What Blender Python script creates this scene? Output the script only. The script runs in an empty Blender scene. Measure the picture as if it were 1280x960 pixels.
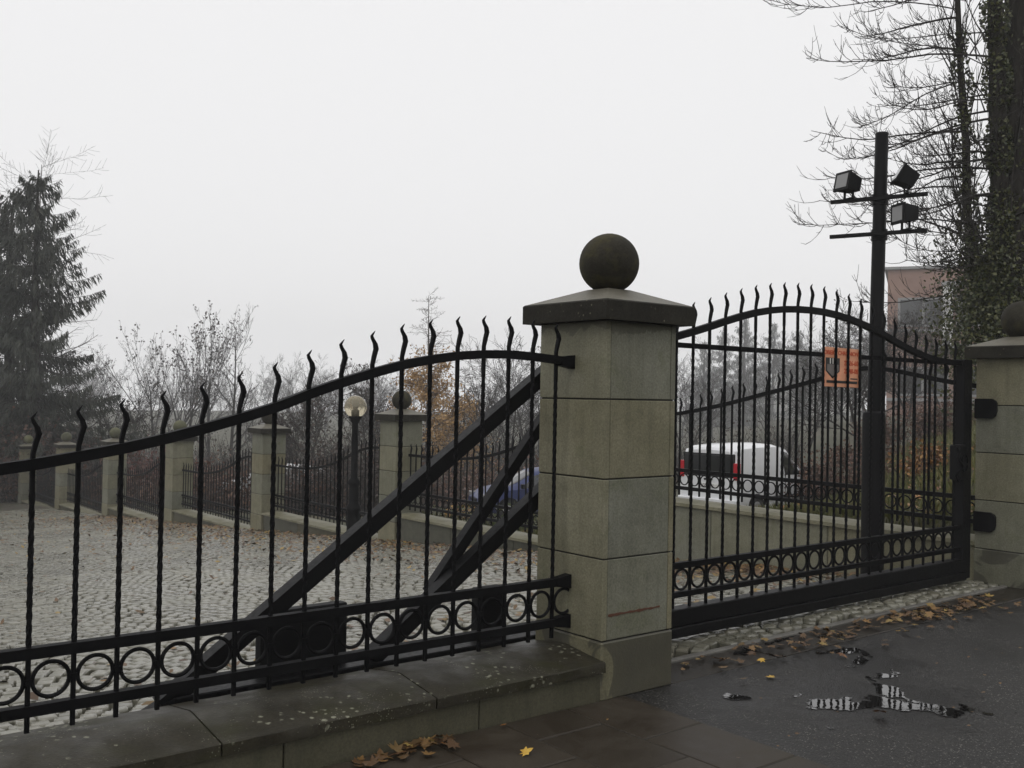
import bpy, math, random
import numpy as np
from mathutils import Matrix, Vector
rad = math.radians
SC = bpy.context.scene
COL = SC.collection
# ------------------------------------------------------------------ camera
F_PX, ROLL, PITCH, CAM_H = 1250.0, rad(1.0), math.atan(15 / 1250.0), 1.6
_f = Vector((0, math.cos(PITCH), math.sin(PITCH))); _r = Vector((1, 0, 0)); _u = _r.cross(_f)
_R = _r * math.cos(ROLL) + _u * math.sin(ROLL); _U = -_r * math.sin(ROLL) + _u * math.cos(ROLL)
cam_data = bpy.data.cameras.new('camera'); cam = bpy.data.objects.new('camera', cam_data); COL.objects.link(cam)
cam_data.sensor_width = 36.0; cam_data.lens = F_PX * 36.0 / 1280.0; cam_data.clip_start = 0.05; cam_data.clip_end = 3000
cam.matrix_world = Matrix(((_R.x, _U.x, -_f.x, 0), (_R.y, _U.y, -_f.y, 0), (_R.z, _U.z, -_f.z, CAM_H), (0, 0, 0, 1)))
SC.camera = cam
# ------------------------------------------------------------------ sky, sun, exposure
SUN_EL, SUN_AZ = rad(52), rad(205)          # azimuth clockwise from +Y
world = bpy.data.worlds.new('World'); SC.world = world; world.use_nodes = True
wn = world.node_tree.nodes; wl = world.node_tree.links; wn.clear()
wout = wn.new('ShaderNodeOutputWorld'); wbg = wn.new('ShaderNodeBackground')
wsky = wn.new('ShaderNodeTexSky'); wsky.sky_type = 'NISHITA'; wsky.sun_disc = False
wsky.sun_elevation = SUN_EL; wsky.sun_rotation = SUN_AZ; wsky.dust_density = 6.0
wmix = wn.new('ShaderNodeMix'); wmix.data_type = 'RGBA'; wmix.inputs[0].default_value = 0.97
wmix.inputs[7].default_value = (9.4, 9.35, 9.4, 1)      # closed cloud layer over the clear sky
wl.new(wsky.outputs[0], wmix.inputs[6]); wl.new(wmix.outputs[2], wbg.inputs[0]); wbg.inputs[1].default_value = 0.1
wl.new(wbg.outputs[0], wout.inputs[0])
sun_data = bpy.data.lights.new('sun', 'SUN'); sun_data.energy = 0.5; sun_data.angle = rad(40); sun_data.color = (1.0, 0.97, 0.93)
sun = bpy.data.objects.new('sun', sun_data); COL.objects.link(sun)
_sd = Vector((math.sin(SUN_AZ) * math.cos(SUN_EL), math.cos(SUN_AZ) * math.cos(SUN_EL), math.sin(SUN_EL)))
sun.rotation_euler = _sd.to_track_quat('Z', 'Y').to_euler(); sun.location = (0, 0, 30)
SC.view_settings.view_transform = 'Standard'; SC.view_settings.look = 'None'
SC.view_settings.exposure = 0.0; SC.view_settings.gamma = 1.0; SC.view_settings.use_curve_mapping = False
SC.cycles.use_denoising = True; SC.cycles.max_bounces = 5; SC.cycles.diffuse_bounces = 2; SC.cycles.glossy_bounces = 2
SC.cycles.transparent_max_bounces = 12; SC.cycles.volume_bounces = 1; SC.cycles.caustics_reflective = False; SC.cycles.caustics_refractive = False
HAZE_DENSITY = 0.0015
# ------------------------------------------------------------------ frame of the gate: s along it, o behind it, z up
O = np.array((0.4998, 5.2874, 0.0)); TH = math.atan2(.62251, .78261)
UX = np.array((math.cos(TH), math.sin(TH), 0)); VX = np.array((-math.sin(TH), math.cos(TH), 0))
GATE_M = Matrix.Translation(Vector(O)) @ Matrix.Rotation(TH, 4, 'Z')
def W(s, o, z=0.0): return O + UX * s + VX * o + np.array((0, 0, z))
def so_of(x, y): return (x - O[0]) * UX[0] + (y - O[1]) * UX[1], (x - O[0]) * VX[0] + (y - O[1]) * VX[1]
def fall(o):                                    # the hillside falls away behind the gate
    t = np.clip(np.asarray(o, float) - 0.6, 0, 90.0)
    return -(0.094 * t - 0.0005 * t * t)
def sstep(a, b, x):
    t = np.clip((np.asarray(x, float) - a) / (b - a), 0, 1); return t * t * (3 - 2 * t)
def land(s, o):                                 # height of the open ground
    s = np.asarray(s, float); o = np.asarray(o, float)
    h = 0.25 * np.clip(s - 1.2 * o - 4, 0, 14) * sstep(6, 9, s)
    bank = 0.5 * np.exp(-((o - 2.5) / 4.0) ** 2) * sstep(5.75, 5.95, s)
    return fall(o) + h + bank - .32 * sstep(7, 13, s)
def land_xy(x, y):
    s, o = so_of(x, y); return float(land(s, o))
# ------------------------------------------------------------------ helpers: mesh builder
class MB:
    def __init__(self): self.v = []; self.f = []; self.m = []
    def add(self, v, f, m=0):
        b = len(self.v); self.v.extend([tuple(map(float, p)) for p in v])
        self.f.extend([tuple(i + b for i in q) for q in f]); self.m.extend([m] * len(f)); return self
    def box(self, c, d, rot=None, m=0, taper=1.0):
        x, y, z = d[0] / 2, d[1] / 2, d[2] / 2
        p = np.array([(-x, -y, -z), (x, -y, -z), (x, y, -z), (-x, y, -z), (-x * taper, -y * taper, z), (x * taper, -y * taper, z), (x * taper, y * taper, z), (-x * taper, y * taper, z)])
        if rot is not None: p = p @ np.array(rot).T
        return self.add(p + np.array(c), [(3, 2, 1, 0), (4, 5, 6, 7), (0, 1, 5, 4), (1, 2, 6, 5), (2, 3, 7, 6), (3, 0, 4, 7)], m)
    def bbox(self, lo, hi, b=0.006, m=0):       # box with chamfered edges
        lo = np.array(lo, float); hi = np.array(hi, float); v = []; 
        idx = {}
        for sx in (0, 1):
            for sy in (0, 1):
                for sz in (0, 1):
                    c = np.array((hi[0] if sx else lo[0], hi[1] if sy else lo[1], hi[2] if sz else lo[2]))
                    d = np.array((-1 if sx else 1, -1 if sy else 1, -1 if sz else 1)) * b
                    for ax in range(3):
                        e = d.copy(); e[ax] = 0; idx[(sx, sy, sz, ax)] = len(v); v.append(c + e)
        f = []
        I = lambda *a: idx[a]
        f += [(I(0,0,0,0), I(0,0,1,0), I(0,1,1,0), I(0,1,0,0)), (I(1,0,0,0), I(1,1,0,0), I(1,1,1,0), I(1,0,1,0)),
              (I(0,0,0,1), I(1,0,0,1), I(1,0,1,1), I(0,0,1,1)), (I(0,1,0,1), I(0,1,1,1), I(1,1,1,1), I(1,1,0,1)),
              (I(0,0,0,2), I(0,1,0,2), I(1,1,0,2), I(1,0,0,2)), (I(0,0,1,2), I(1,0,1,2), I(1,1,1,2), I(0,1,1,2))]
        for a in (0, 1):
            for c in (0, 1):
                f.append((I(0,a,c,1), I(1,a,c,1), I(1,a,c,2), I(0,a,c,2)))
                f.append((I(a,0,c,0), I(a,1,c,0), I(a,1,c,2), I(a,0,c,2)))
                f.append((I(a,c,0,0), I(a,c,1,0), I(a,c,1,1), I(a,c,0,1)))
                for e in (0, 1): f.append((I(a,c,e,0), I(a,c,e,1), I(a,c,e,2)))
        return self.add(v, f, m)
    def prism(self, poly, a, b, axis=0, m=0):   # poly in the other two axes, extruded a..b along axis
        n = len(poly); v = []
        for t in (a, b):
            for p in poly:
                q = [p[0], p[1]]; q.insert(axis, t); v.append(q)
        f = [(i, (i + 1) % n, n + (i + 1) % n, n + i) for i in range(n)] + [tuple(range(n))[::-1], tuple(range(n, 2 * n))]
        return self.add(v, f, m)
    def tube(self, pts, r, n=8, m=0, cap=True):
        pts = [np.array(p, float) for p in pts]; k = len(pts)
        r = [r] * k if np.isscalar(r) else list(r); v = []
        t0 = pts[1] - pts[0]; t0 = t0 / np.linalg.norm(t0)
        a = np.cross(t0, (0, 0, 1)); a = np.cross(t0, (1, 0, 0)) if np.linalg.norm(a) < .05 else a
        for i in range(k):
            t = pts[min(i + 1, k - 1)] - pts[max(i - 1, 0)]; t = t / (np.linalg.norm(t) + 1e-9)
            a = a - t * (a @ t); a = a / (np.linalg.norm(a) + 1e-9); b = np.cross(t, a)
            for j in range(n):
                q = 2 * math.pi * (j + .5) / n; v.append(pts[i] + (a * math.cos(q) + b * math.sin(q)) * r[i])
        f = [(i * n + j, i * n + (j + 1) % n, (i + 1) * n + (j + 1) % n, (i + 1) * n + j) for i in range(k - 1) for j in range(n)]
        if cap: f += [tuple(range(n))[::-1], tuple(range((k - 1) * n, k * n))]
        return self.add(v, f, m)
    def lathe(self, prof, n=24, c=(0, 0, 0), m=0):
        v = []; k = len(prof)
        for r, z in prof:
            for j in range(n):
                q = 2 * math.pi * j / n; v.append((c[0] + r * math.cos(q), c[1] + r * math.sin(q), c[2] + z))
        f = [(i * n + j, i * n + (j + 1) % n, (i + 1) * n + (j + 1) % n, (i + 1) * n + j) for i in range(k - 1) for j in range(n)]
        f += [tuple(range(n))[::-1], tuple(range((k - 1) * n, k * n))]
        return self.add(v, f, m)
    def torus(self, c, R, r, n=28, k=6, m=0):   # in the local x-z plane
        v = []
        for i in range(n):
            a = 2 * math.pi * i / n
            for j in range(k):
                b = 2 * math.pi * (j + .5) / k
                v.append((c[0] + (R + r * math.cos(b)) * math.cos(a), c[1] + r * math.sin(b), c[2] + (R + r * math.cos(b)) * math.sin(a)))
        f = [(i * k + j, ((i + 1) % n) * k + j, ((i + 1) % n) * k + (j + 1) % k, i * k + (j + 1) % k) for i in range(n) for j in range(k)]
        return self.add(v, f, m)
    def mesh(self, name, mats, smooth=None):
        me = bpy.data.meshes.new(name); me.from_pydata(self.v, [], self.f)
        for x in (mats if isinstance(mats, (list, tuple)) else [mats]): me.materials.append(x)
        if any(self.m): me.polygons.foreach_set('material_index', self.m)
        fix(me, smooth); return me
def fix(me, smooth=None):
    me.update()
    if smooth is not None:
        me.polygons.foreach_set('use_smooth', [True] * len(me.polygons))
        if smooth < 3: me.set_sharp_from_angle(angle=smooth)
def np_mesh(name, v, f, mats, mi=None, smooth=None):   # v (n,3), f (k,3 or 4)
    me = bpy.data.meshes.new(name); v = np.asarray(v, np.float32); f = np.asarray(f, np.int32)
    me.vertices.add(len(v)); me.vertices.foreach_set('co', v.ravel())
    k = f.shape[1]; me.loops.add(f.size); me.loops.foreach_set('vertex_index', f.ravel())
    me.polygons.add(len(f)); me.polygons.foreach_set('loop_start', np.arange(0, f.size, k, dtype=np.int32))
    try: me.polygons.foreach_set('loop_total', np.full(len(f), k, np.int32))
    except Exception: pass
    for x in (mats if isinstance(mats, (list, tuple)) else [mats]): me.materials.append(x)
    if mi is not None: me.polygons.foreach_set('material_index', np.asarray(mi, np.int32))
    me.validate(); fix(me, smooth); return me
def obj(name, me, parent=None):
    o = bpy.data.objects.new(name, me); COL.objects.link(o)
    if parent is not None: o.parent = parent
    return o
def tag(o, label=None, cat=None, group=None, kind=None):
    for k, x in (('label', label), ('category', cat), ('group', group), ('kind', kind)):
        if x: o[k] = x
    return o
def thing(name, label, cat, m=None, group=None):
    o = bpy.data.objects.new(name, None); COL.objects.link(o); o.empty_display_size = .2
    if m is not None: o.matrix_world = m
    return tag(o, label, cat, group)
def copy_tree(o, parent=None):
    c = o.copy(); COL.objects.link(c); c.parent = parent
    for ch in o.children: copy_tree(ch, c)
    return c
def at_m(x, y, z, rz=0.0): return Matrix.Translation((x, y, z)) @ Matrix.Rotation(rz, 4, 'Z')
def gate_m(s, o, z=0.0): return Matrix.Translation(Vector(W(s, o, z))) @ Matrix.Rotation(TH, 4, 'Z')
# ------------------------------------------------------------------ helpers: materials
class NT:
    def __init__(self, name):
        self.mat = bpy.data.materials.new(name); self.mat.use_nodes = True
        self.n = self.mat.node_tree.nodes; self.l = self.mat.node_tree.links
        self.b = self.n['Principled BSDF']; self.co = self.n.new('ShaderNodeTexCoord').outputs['Object']
    def noise(self, scale, detail=4, rough=.6, co=None, dist=0.0):
        x = self.n.new('ShaderNodeTexNoise'); x.inputs['Scale'].default_value = scale; x.inputs['Detail'].default_value = detail
        x.inputs['Roughness'].default_value = rough; x.inputs['Distortion'].default_value = dist; self.l.new(co or self.co, x.inputs['Vector']); return x.outputs['Fac']
    def voro(self, scale, feature='F1', co=None, out='Distance', rnd=1.0):
        x = self.n.new('ShaderNodeTexVoronoi'); x.feature = feature; x.inputs['Scale'].default_value = scale; x.inputs['Randomness'].default_value = rnd
        self.l.new(co or self.co, x.inputs['Vector']); return x.outputs[out]
    def ramp(self, fac, stops):
        x = self.n.new('ShaderNodeValToRGB'); e = x.color_ramp.elements
        while len(e) < len(stops): e.new(.5)
        for i, (p, c) in enumerate(stops): e[i].position = p; e[i].color = (*c, 1) if not np.isscalar(c) else (c, c, c, 1)
        self.l.new(fac, x.inputs[0]); return x.outputs[0]
    def mix(self, fac, a, b, mode='MIX'):
        x = self.n.new('ShaderNodeMix'); x.data_type = 'RGBA'; x.blend_type = mode
        for s, q in ((0, fac), (6, a), (7, b)):
            if isinstance(q, (int, float)): x.inputs[s].default_value = q if s == 0 else (q, q, q, 1)
            elif isinstance(q, tuple): x.inputs[s].default_value = (*q, 1)
            else: self.l.new(q, x.inputs[s])
        return x.outputs[2]
    def math(self, op, a, b=None):
        x = self.n.new('ShaderNodeMath'); x.operation = op
        for s, q in ((0, a), (1, b)):
            if q is None: continue
            if isinstance(q, (int, float)): x.inputs[s].default_value = q
            else: self.l.new(q, x.inputs[s])
        return x.outputs[0]
    def sep(self, co=None):
        x = self.n.new('ShaderNodeSeparateXYZ'); self.l.new(co or self.co, x.inputs[0]); return x.outputs
    def geo(self, name='Position'): return self.n.new('ShaderNodeNewGeometry').outputs[name]
    def rnd(self): return self.n.new('ShaderNodeObjectInfo').outputs['Random']
    def island(self): return self.geo('Random Per Island')
    def bump(self, h, strength=.3, dist=.01):
        x = self.n.new('ShaderNodeBump'); x.inputs['Strength'].default_value = strength; x.inputs['Distance'].default_value = dist
        self.l.new(h, x.inputs['Height']); self.l.new(x.outputs[0], self.b.inputs['Normal'])
    def set(self, color=None, rough=None, metal=None, spec=None, **kw):
        for k, q in (('Base Color', color), ('Roughness', rough), ('Metallic', metal), ('Specular IOR Level', spec)):
            if q is None: continue
            if isinstance(q, tuple): self.b.inputs[k].default_value = (*q, 1)
            elif isinstance(q, (int, float)): self.b.inputs[k].default_value = q
            else: self.l.new(q, self.b.inputs[k])
        for k, q in kw.items(): self.b.inputs[k.replace('_', ' ')].default_value = q
        return self.mat
def simple(name, c, rough=.6, var=.25, scale=8, **kw):
    t = NT(name); n = t.noise(scale, 3)
    d = tuple(x * (1 - var) for x in c); e = tuple(min(1, x * (1 + var)) for x in c)
    return t.set(t.ramp(n, [(.3, d), (.7, e)]), rough, **kw)
def leafy(name, cols, rough=.6, trans=0.0):
    t = NT(name); n = len(cols); c = t.ramp(t.island(), [(i / max(1, n - 1), q) for i, q in enumerate(cols)])
    return t.set(c, rough)
# metal
t = NT('black_painted_iron'); n1 = t.noise(60, 4); n2 = t.noise(6, 3)
t.bump(n1, .12, .002); M_IRON = t.set(t.ramp(n2, [(.35, (.0035, .0035, .004)), (.75, (.007, .007, .0075))]), t.ramp(n1, [(.3, .5), (.7, .68)]), spec=.08)
t = NT('greyed_black_iron'); n1 = t.noise(40, 4); t.bump(n1, .1, .002); M_BEAM = t.set((.005, .005, .0055), t.ramp(n1, [(.3, .4), (.7, .58)]), spec=.14)
# sandstone
def stone(name, a, b, c, dark=.0, per_block=True):
    t = NT(name); pos = t.geo(); n = t.noise(1.7, 5, .65, pos); f = t.noise(90, 3, .7, pos); m = t.noise(7, 5, .6, pos, .6)
    base = t.ramp(n, [(.3, a), (.52, b), (.75, c)])
    base = t.mix(t.ramp(m, [(.45, 0.0), (.75, .45)]), base, tuple(x * .62 for x in a))
    if per_block: base = t.mix(.8, base, t.ramp(t.rnd(), [(0, (.82, .87, .96)), (.3, (.9, .93, .95)), (.6, (1.05, 1.02, .92)), (1, (1.0, .92, .76))]), 'MULTIPLY')
    mp = t.n.new('ShaderNodeMapping'); mp.inputs['Scale'].default_value = (16, 16, 1.1); t.l.new(pos, mp.inputs[0])
    st = t.noise(1.0, 4, .6, mp.outputs[0]); base = t.mix(.55, base, t.ramp(st, [(.3, .72), (.5, 1.0), (.75, 1.12)]), 'MULTIPLY')
    al = t.ramp(t.noise(3.3, 5, .7, pos, .5), [(.56, 0.0), (.72, .5)]); base = t.mix(al, base, (a[0] * .62, a[1] * .7, a[2] * .45))
    base = t.mix(.75, base, t.ramp(f, [(.3, .62), (.7, 1.3)]), 'MULTIPLY')
    t.bump(t.math('ADD', f, t.math('MULTIPLY', m, 1.5)), .4, .004); return t, base, m
t, c, _ = stone('green_sandstone', (.15, .145, .096), (.186, .18, .127), (.225, .219, .162)); M_STONE = t.set(c, .75)
t, c, m = stone('damp_sandstone', (.135, .13, .086), (.168, .162, .113), (.2, .195, .143))
pos = t.geo(); d = t.ramp(t.noise(2.6, 3, .5, pos, .8), [(.47, 0.0), (.5, .75), (.8, .9)]); M_DAMP = t.set(t.mix(d, c, (.05, .047, .035)), .5)
t, c, m = stone('lichened_cap_stone', (.017, .0155, .012), (.028, .026, .02), (.05, .046, .036), per_block=False)
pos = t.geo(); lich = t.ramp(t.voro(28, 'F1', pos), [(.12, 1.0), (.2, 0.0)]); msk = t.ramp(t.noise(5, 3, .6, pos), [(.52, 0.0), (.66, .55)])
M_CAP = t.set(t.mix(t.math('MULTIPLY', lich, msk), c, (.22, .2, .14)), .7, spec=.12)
t, c, m = stone('ball_stone', (.022, .020, .015), (.036, .033, .024), (.06, .056, .03), per_block=False)
pos = t.geo(); msk = t.ramp(t.noise(6, 4, .65, pos), [(.5, 0.0), (.72, .6)]); t.bump(t.noise(22, 5, .7, pos), .5, .012); M_BALL = t.set(t.mix(msk, c, (.08, .07, .026)), .75, spec=.12)
t, c, m = stone('mossy_ball_stone', (.05, .05, .03), (.085, .085, .045), (.14, .14, .06), per_block=False); M_BALLG = t.set(c, .8)
t, c, m = stone('pale_cap_top', (.10, .092, .068), (.135, .125, .095), (.17, .16, .125), per_block=False); M_CAPTOP = t.set(c, .55)  # cap slopes and top: paler colour than the dark cap edges
# coping with lichen spots
t, c, m = stone('lichened_coping', (.024, .021, .0135), (.036, .032, .0215), (.053, .047, .034), per_block=False)
pos = t.geo(); wob = t.noise(40, 2, .5, pos); vd = t.voro(24, 'F1', pos); vd = t.math('ADD', vd, t.math('MULTIPLY', wob, .55))
sp = t.ramp(vd, [(.44, 1.0), (.56, 0.0)]); cl = t.ramp(t.noise(3.4, 5, .7, pos), [(.53, 0.0), (.57, 1.0)])
vd2 = t.math('ADD', t.voro(75, 'F1', pos), t.math('MULTIPLY', wob, .2)); sp2 = t.math('MULTIPLY', t.ramp(vd2, [(.26, .9), (.34, 0.0)]), t.ramp(t.noise(4.1, 5, .75, pos, .3), [(.54, 0.0), (.58, 1.0)]))
c = t.mix(t.ramp(t.noise(4, 4, .6, pos), [(.5, 0.0), (.8, .6)]), c, (.035, .036, .010))
c = t.mix(t.math('MULTIPLY', t.math('MULTIPLY', sp, cl), t.ramp(t.noise(60, 3, .6, pos), [(.3, .35), (.6, .95)])), c, (.25, .25, .185)); c = t.mix(t.math('MULTIPLY', sp2, .8), c, (.21, .21, .155))
M_COPE = t.set(c, t.ramp(t.noise(6, 3, .5, pos), [(.35, .4), (.65, .65)]), spec=.22)
t, c, m = stone('far_coping', (.16, .15, .1), (.2, .19, .13), (.24, .22, .15), per_block=False)
M_COPE2 = t.set(t.mix(t.ramp(t.noise(3, 4, .6, t.geo()), [(.45, 0.0), (.7, .7)]), c, (.09, .085, .03)), .6)
t, c, m = stone('wall_block_stone', (.062, .060, .038), (.08, .077, .052), (.10, .096, .068)); M_BLOCK = t.set(c, .6)
M_MORTAR = simple('dark_joint', (.022, .02, .016), .9)
# paving
t = NT('wet_granite_sett'); r = t.rnd(); i = t.island(); n = t.noise(25, 4, .6, t.geo()); n2 = t.noise(.9, 3, .6, t.geo())
c = t.ramp(t.math('FRACT', t.math('ADD', i, r)), [(0, (.135, .130, .098)), (.35, (.175, .169, .13)), (.7, (.215, .208, .165)), (1, (.15, .138, .10))])
c = t.mix(.6, c, t.ramp(n, [(.3, .65), (.7, 1.2)]), 'MULTIPLY'); c = t.mix(.7, c, t.ramp(n2, [(.35, .7), (.65, 1.1)]), 'MULTIPLY'); t.bump(n, .35, .004)
M_SETT = t.set(c, t.ramp(n2, [(.3, .2), (.7, .36)]), spec=.75)
t = NT('joint_soil'); n = t.noise(9, 4, .6, t.geo()); M_SOIL = t.set(t.ramp(n, [(.3, (.010, .009, .006)), (.6, (.018, .016, .010)), (.8, (.03, .032, .012))]), .8)
t = NT('far_setts'); pos = t.geo(); v1 = t.voro(9.5, 'DISTANCE_TO_EDGE', pos, rnd=.7); v2 = t.voro(9.5, 'F1', pos, 'Color', .7)
c = t.mix(.35, (.19, .172, .125), t.mix(1.0, (.19, .172, .125), v2, 'MULTIPLY')); c = t.mix(t.ramp(v1, [(.06, 1.0), (.16, 0.0)]), c, (.02, .017, .01)); t.bump(t.ramp(v1, [(.03, 0.0), (.2, 1.0)]), .8, .02)
M_FARSETT = t.set(c, .4, spec=.55)
t = NT('wet_asphalt'); pos = t.geo(); n = t.noise(1.3, 5, .6, pos); f = t.voro(105, 'F1', pos, 'Distance'); fc = t.voro(105, 'F1', pos, 'Color')
spk = t.math('MULTIPLY', t.ramp(f, [(.3, 1.0), (.45, 0.0)]), t.ramp(t.sep(fc)[0], [(.78, 0.0), (.86, 1.0)]))
c = t.ramp(n, [(.3, (.012, .0113, .0105)), (.6, (.021, .0198, .0182)), (.8, (.03, .028, .0255))])
c = t.mix(.7, c, t.ramp(t.sep(fc)[1], [(0, .55), (1, 1.35)]), 'MULTIPLY'); c = t.mix(t.math('MULTIPLY', spk, t.ramp(t.noise(2.3, 4, .7, pos, .4), [(.35, .12), (.65, .95)])), c, (.22, .212, .19))
wet = None
for (a_, b_, rr_) in ((1.25, -.85, .75), (1.9, -.3, .6), (.65, -.38, .3)):
    cx_ = O + UX * a_ + VX * b_; vm = t.n.new('ShaderNodeVectorMath'); vm.operation = 'DISTANCE'; vm.inputs[1].default_value = tuple(cx_); t.l.new(pos, vm.inputs[0])
    w_ = t.ramp(t.math('ADD', t.math('DIVIDE', vm.outputs['Value'], rr_), t.math('MULTIPLY', t.math('SUBTRACT', t.noise(4, 4, .7, pos), .5), 1.6)), [(.45, 1.0), (.8, 0.0)])
    wet = w_ if wet is None else t.math('MAXIMUM', wet, w_)
c = t.mix(t.math('MULTIPLY', wet, .75), c, (.006, .0055, .005)); t.bump(t.math('ADD', f, t.math('MULTIPLY', t.noise(400, 2, .5, pos), .3)), .55, .004)
M_ASPH = t.set(c, t.mix(wet, t.ramp(n, [(.3, .42), (.65, .62)]), .28), spec=.32)
def slabmat(name, a, b, rough):
    t = NT(name); pos = t.geo(); n = t.noise(2.2, 5, .65, pos, .5); f = t.noise(120, 3, .7, pos)
    c = t.mix(t.ramp(n, [(.35, 0.0), (.7, 1.0)]), a, b); c = t.mix(.6, c, t.ramp(t.rnd(), [(0, .75), (1, 1.15)]), 'MULTIPLY'); c = t.mix(.6, c, t.ramp(f, [(.3, .7), (.7, 1.3)]), 'MULTIPLY')
    spk = t.ramp(t.voro(60, 'F1', pos), [(.10, 1.0), (.16, 0.0)]); c = t.mix(t.math('MULTIPLY', spk, t.ramp(t.noise(14, 2, .5, pos), [(.6, 0.0), (.7, .6)])), c, (.13, .12, .10))
    t.bump(f, .3, .003); return t.set(c, t.ramp(n, [(.3, rough[0]), (.7, rough[1])]), spec=.2)
M_SLAB = slabmat('wet_concrete_slab', (.026, .019, .0125), (.054, .045, .033), (.36, .6))
M_STRIP = slabmat('muddy_gutter_slab', (.018, .015, .011), (.038, .033, .026), (.3, .5))
M_KERB = slabmat('grey_kerb_concrete', (.10, .095, .085), (.17, .165, .15), (.4, .6))
t = NT('standing_water'); at_ = t.n.new('ShaderNodeAttribute'); at_.attribute_name = 'depth'; pos = t.geo()
dm = t.math('ADD', at_.outputs['Fac'], t.math('MULTIPLY', t.math('SUBTRACT', t.noise(75, 4, .65, pos), .5), .55)); film = t.ramp(dm, [(.36, 0.0), (.62, 1.0)])
t.bump(t.noise(16, 2, .5, pos), .03, .01); M_WATER = t.set((.010, .0095, .009), t.ramp(dm, [(.4, .22), (.75, .02)]), spec=.5, IOR=1.75)
tp = t.n.new('ShaderNodeBsdfTransparent'); mx = t.n.new('ShaderNodeMixShader'); t.l.new(film, mx.inputs[0]); t.l.new(tp.outputs[0], mx.inputs[1]); t.l.new(t.b.outputs[0], mx.inputs[2]); t.l.new(mx.outputs[0], t.n['Material Output'].inputs['Surface'])
# plants
t = NT('dark_bark'); mp = t.n.new('ShaderNodeMapping'); mp.inputs['Scale'].default_value = (9, 9, 1.6); t.l.new(t.co, mp.inputs[0]); nb0 = t.noise(2.2, 5, .65, mp.outputs[0], .6); t.bump(nb0, .9, .04); M_BARK = t.set(t.ramp(nb0, [(.35, (.012, .010, .008)), (.6, (.032, .028, .022)), (.75, (.05, .045, .036))]), .9, spec=.2)
M_BARKG = simple('grey_bark', (.06, .054, .046), .9, .4, 10)
M_TWIG = simple('bare_twig', (.022, .018, .015), .9, .3, 20)
M_TWIGR = simple('reddish_twig', (.045, .028, .02), .9, .3, 20)
M_NEEDLE = leafy('spruce_needles', [(.012, .017, .010), (.022, .028, .016), (.016, .022, .012), (.036, .036, .02)])
M_LARCH = leafy('golden_larch_needles', [(.30, .165, .045), (.42, .25, .075), (.22, .12, .04), (.5, .32, .13)])
M_IVY = leafy('ivy_leaves', [(.022, .034, .009), (.045, .056, .015), (.085, .088, .022), (.035, .04, .014)], .45)
M_RUST = leafy('rusty_shrub_leaves', [(.075, .03, .018), (.11, .05, .028), (.06, .028, .02), (.14, .07, .035)])
M_REDL = leafy('crimson_shrub_leaves', [(.1, .025, .022), (.15, .05, .035), (.07, .03, .03)])
M_DARKL = leafy('withered_dark_leaves', [(.03, .02, .015), (.05, .03, .022), (.022, .018, .014), (.07, .045, .03)])
M_GREENL = leafy('wet_green_leaves', [(.035, .055, .012), (.07, .085, .02), (.11, .1, .03), (.04, .05, .015)], .45)
M_GRASS = leafy('wet_grass', [(.06, .075, .02), (.11, .115, .03), (.085, .09, .022), (.17, .14, .045)], .6)
M_LEAF = leafy('fallen_leaves_mixed', [(.06, .03, .014), (.12, .065, .022), (.05, .027, .014), (.2, .11, .032), (.10, .06, .025), (.28, .19, .05)], .5)
M_BANKL = leafy('orange_bank_leaves', [(.22, .09, .02), (.3, .14, .03), (.12, .05, .02), (.35, .2, .05)], .5)
def leafmat(n, a, b): t = NT(n); return t.set(t.ramp(t.noise(30, 3, .6), [(.35, a), (.65, b)]), .42)
M_LYEL = leafmat('yellow_leaf', (.45, .25, .02), (.6, .4, .06)); M_LORG = leafmat('orange_leaf', (.28, .10, .02), (.4, .18, .04)); M_LBRN = leafmat('brown_leaf', (.10, .04, .015), (.17, .08, .03))
t = NT('leafy_earth'); pos = t.geo(); n = t.noise(.6, 5, .65, pos); n2 = t.noise(12, 4, .7, pos)
c = t.ramp(n, [(.3, (.03, .034, .012)), (.5, (.045, .045, .018)), (.7, (.07, .05, .022))]); M_EARTH = t.set(t.mix(.6, c, t.ramp(n2, [(.3, .5), (.7, 1.4)]), 'MULTIPLY'), .9)
# small materials
M_WHITE = simple('white_car_paint', (.72, .73, .75), .3, .03, 3, Coat_Weight=.5)
M_BLUE = simple('blue_car_paint', (.010, .022, .10), .42, .1, 3, Coat_Weight=.15)
M_SILVER = simple('silver_car_paint', (.5, .51, .52), .35, .05, 3)
t = NT('tinted_glass'); M_GLASS = t.set((.012, .014, .015), .06, spec=.7)
M_TYRE = simple('tyre_rubber', (.012, .012, .012), .8); M_RIM = simple('wheel_rim', (.3, .3, .31), .4)
M_PLAST = simple('black_plastic', (.006, .006, .0065), .6, spec=.15); M_REDL_ = NT('tail_lamp_red').set((.45, .01, .02), .15)
M_LAMP = NT('lamp_lens').set((.22, .22, .22), .15); M_PLATE = simple('number_plate', (.6, .6, .58), .5, .05)
t = NT('lamp_globe_acrylic'); M_GLOBE = t.set((.82, .74, .55), .12, Transmission_Weight=.75, IOR=1.2)
M_BULB = NT('milky_bulb').set((.75, .72, .65), .3)
M_SIGN = simple('faded_orange_sign', (.72, .33, .19), .5, .18, 7); M_SRED = NT('sign_red_print').set((.5, .07, .02), .5); M_SBLK = NT('sign_black_print').set((.02, .018, .016), .5); M_SGRY = NT('sign_grey_print').set((.17, .15, .14), .5); M_SWHT = NT('sign_white_print').set((.75, .72, .68), .5)
t = NT('terracotta_panels'); n = t.noise(.7, 4, .6, t.geo()); M_TERRA = t.set(t.ramp(n, [(.3, (.22, .125, .095)), (.7, (.30, .185, .14))]), .8)
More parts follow.
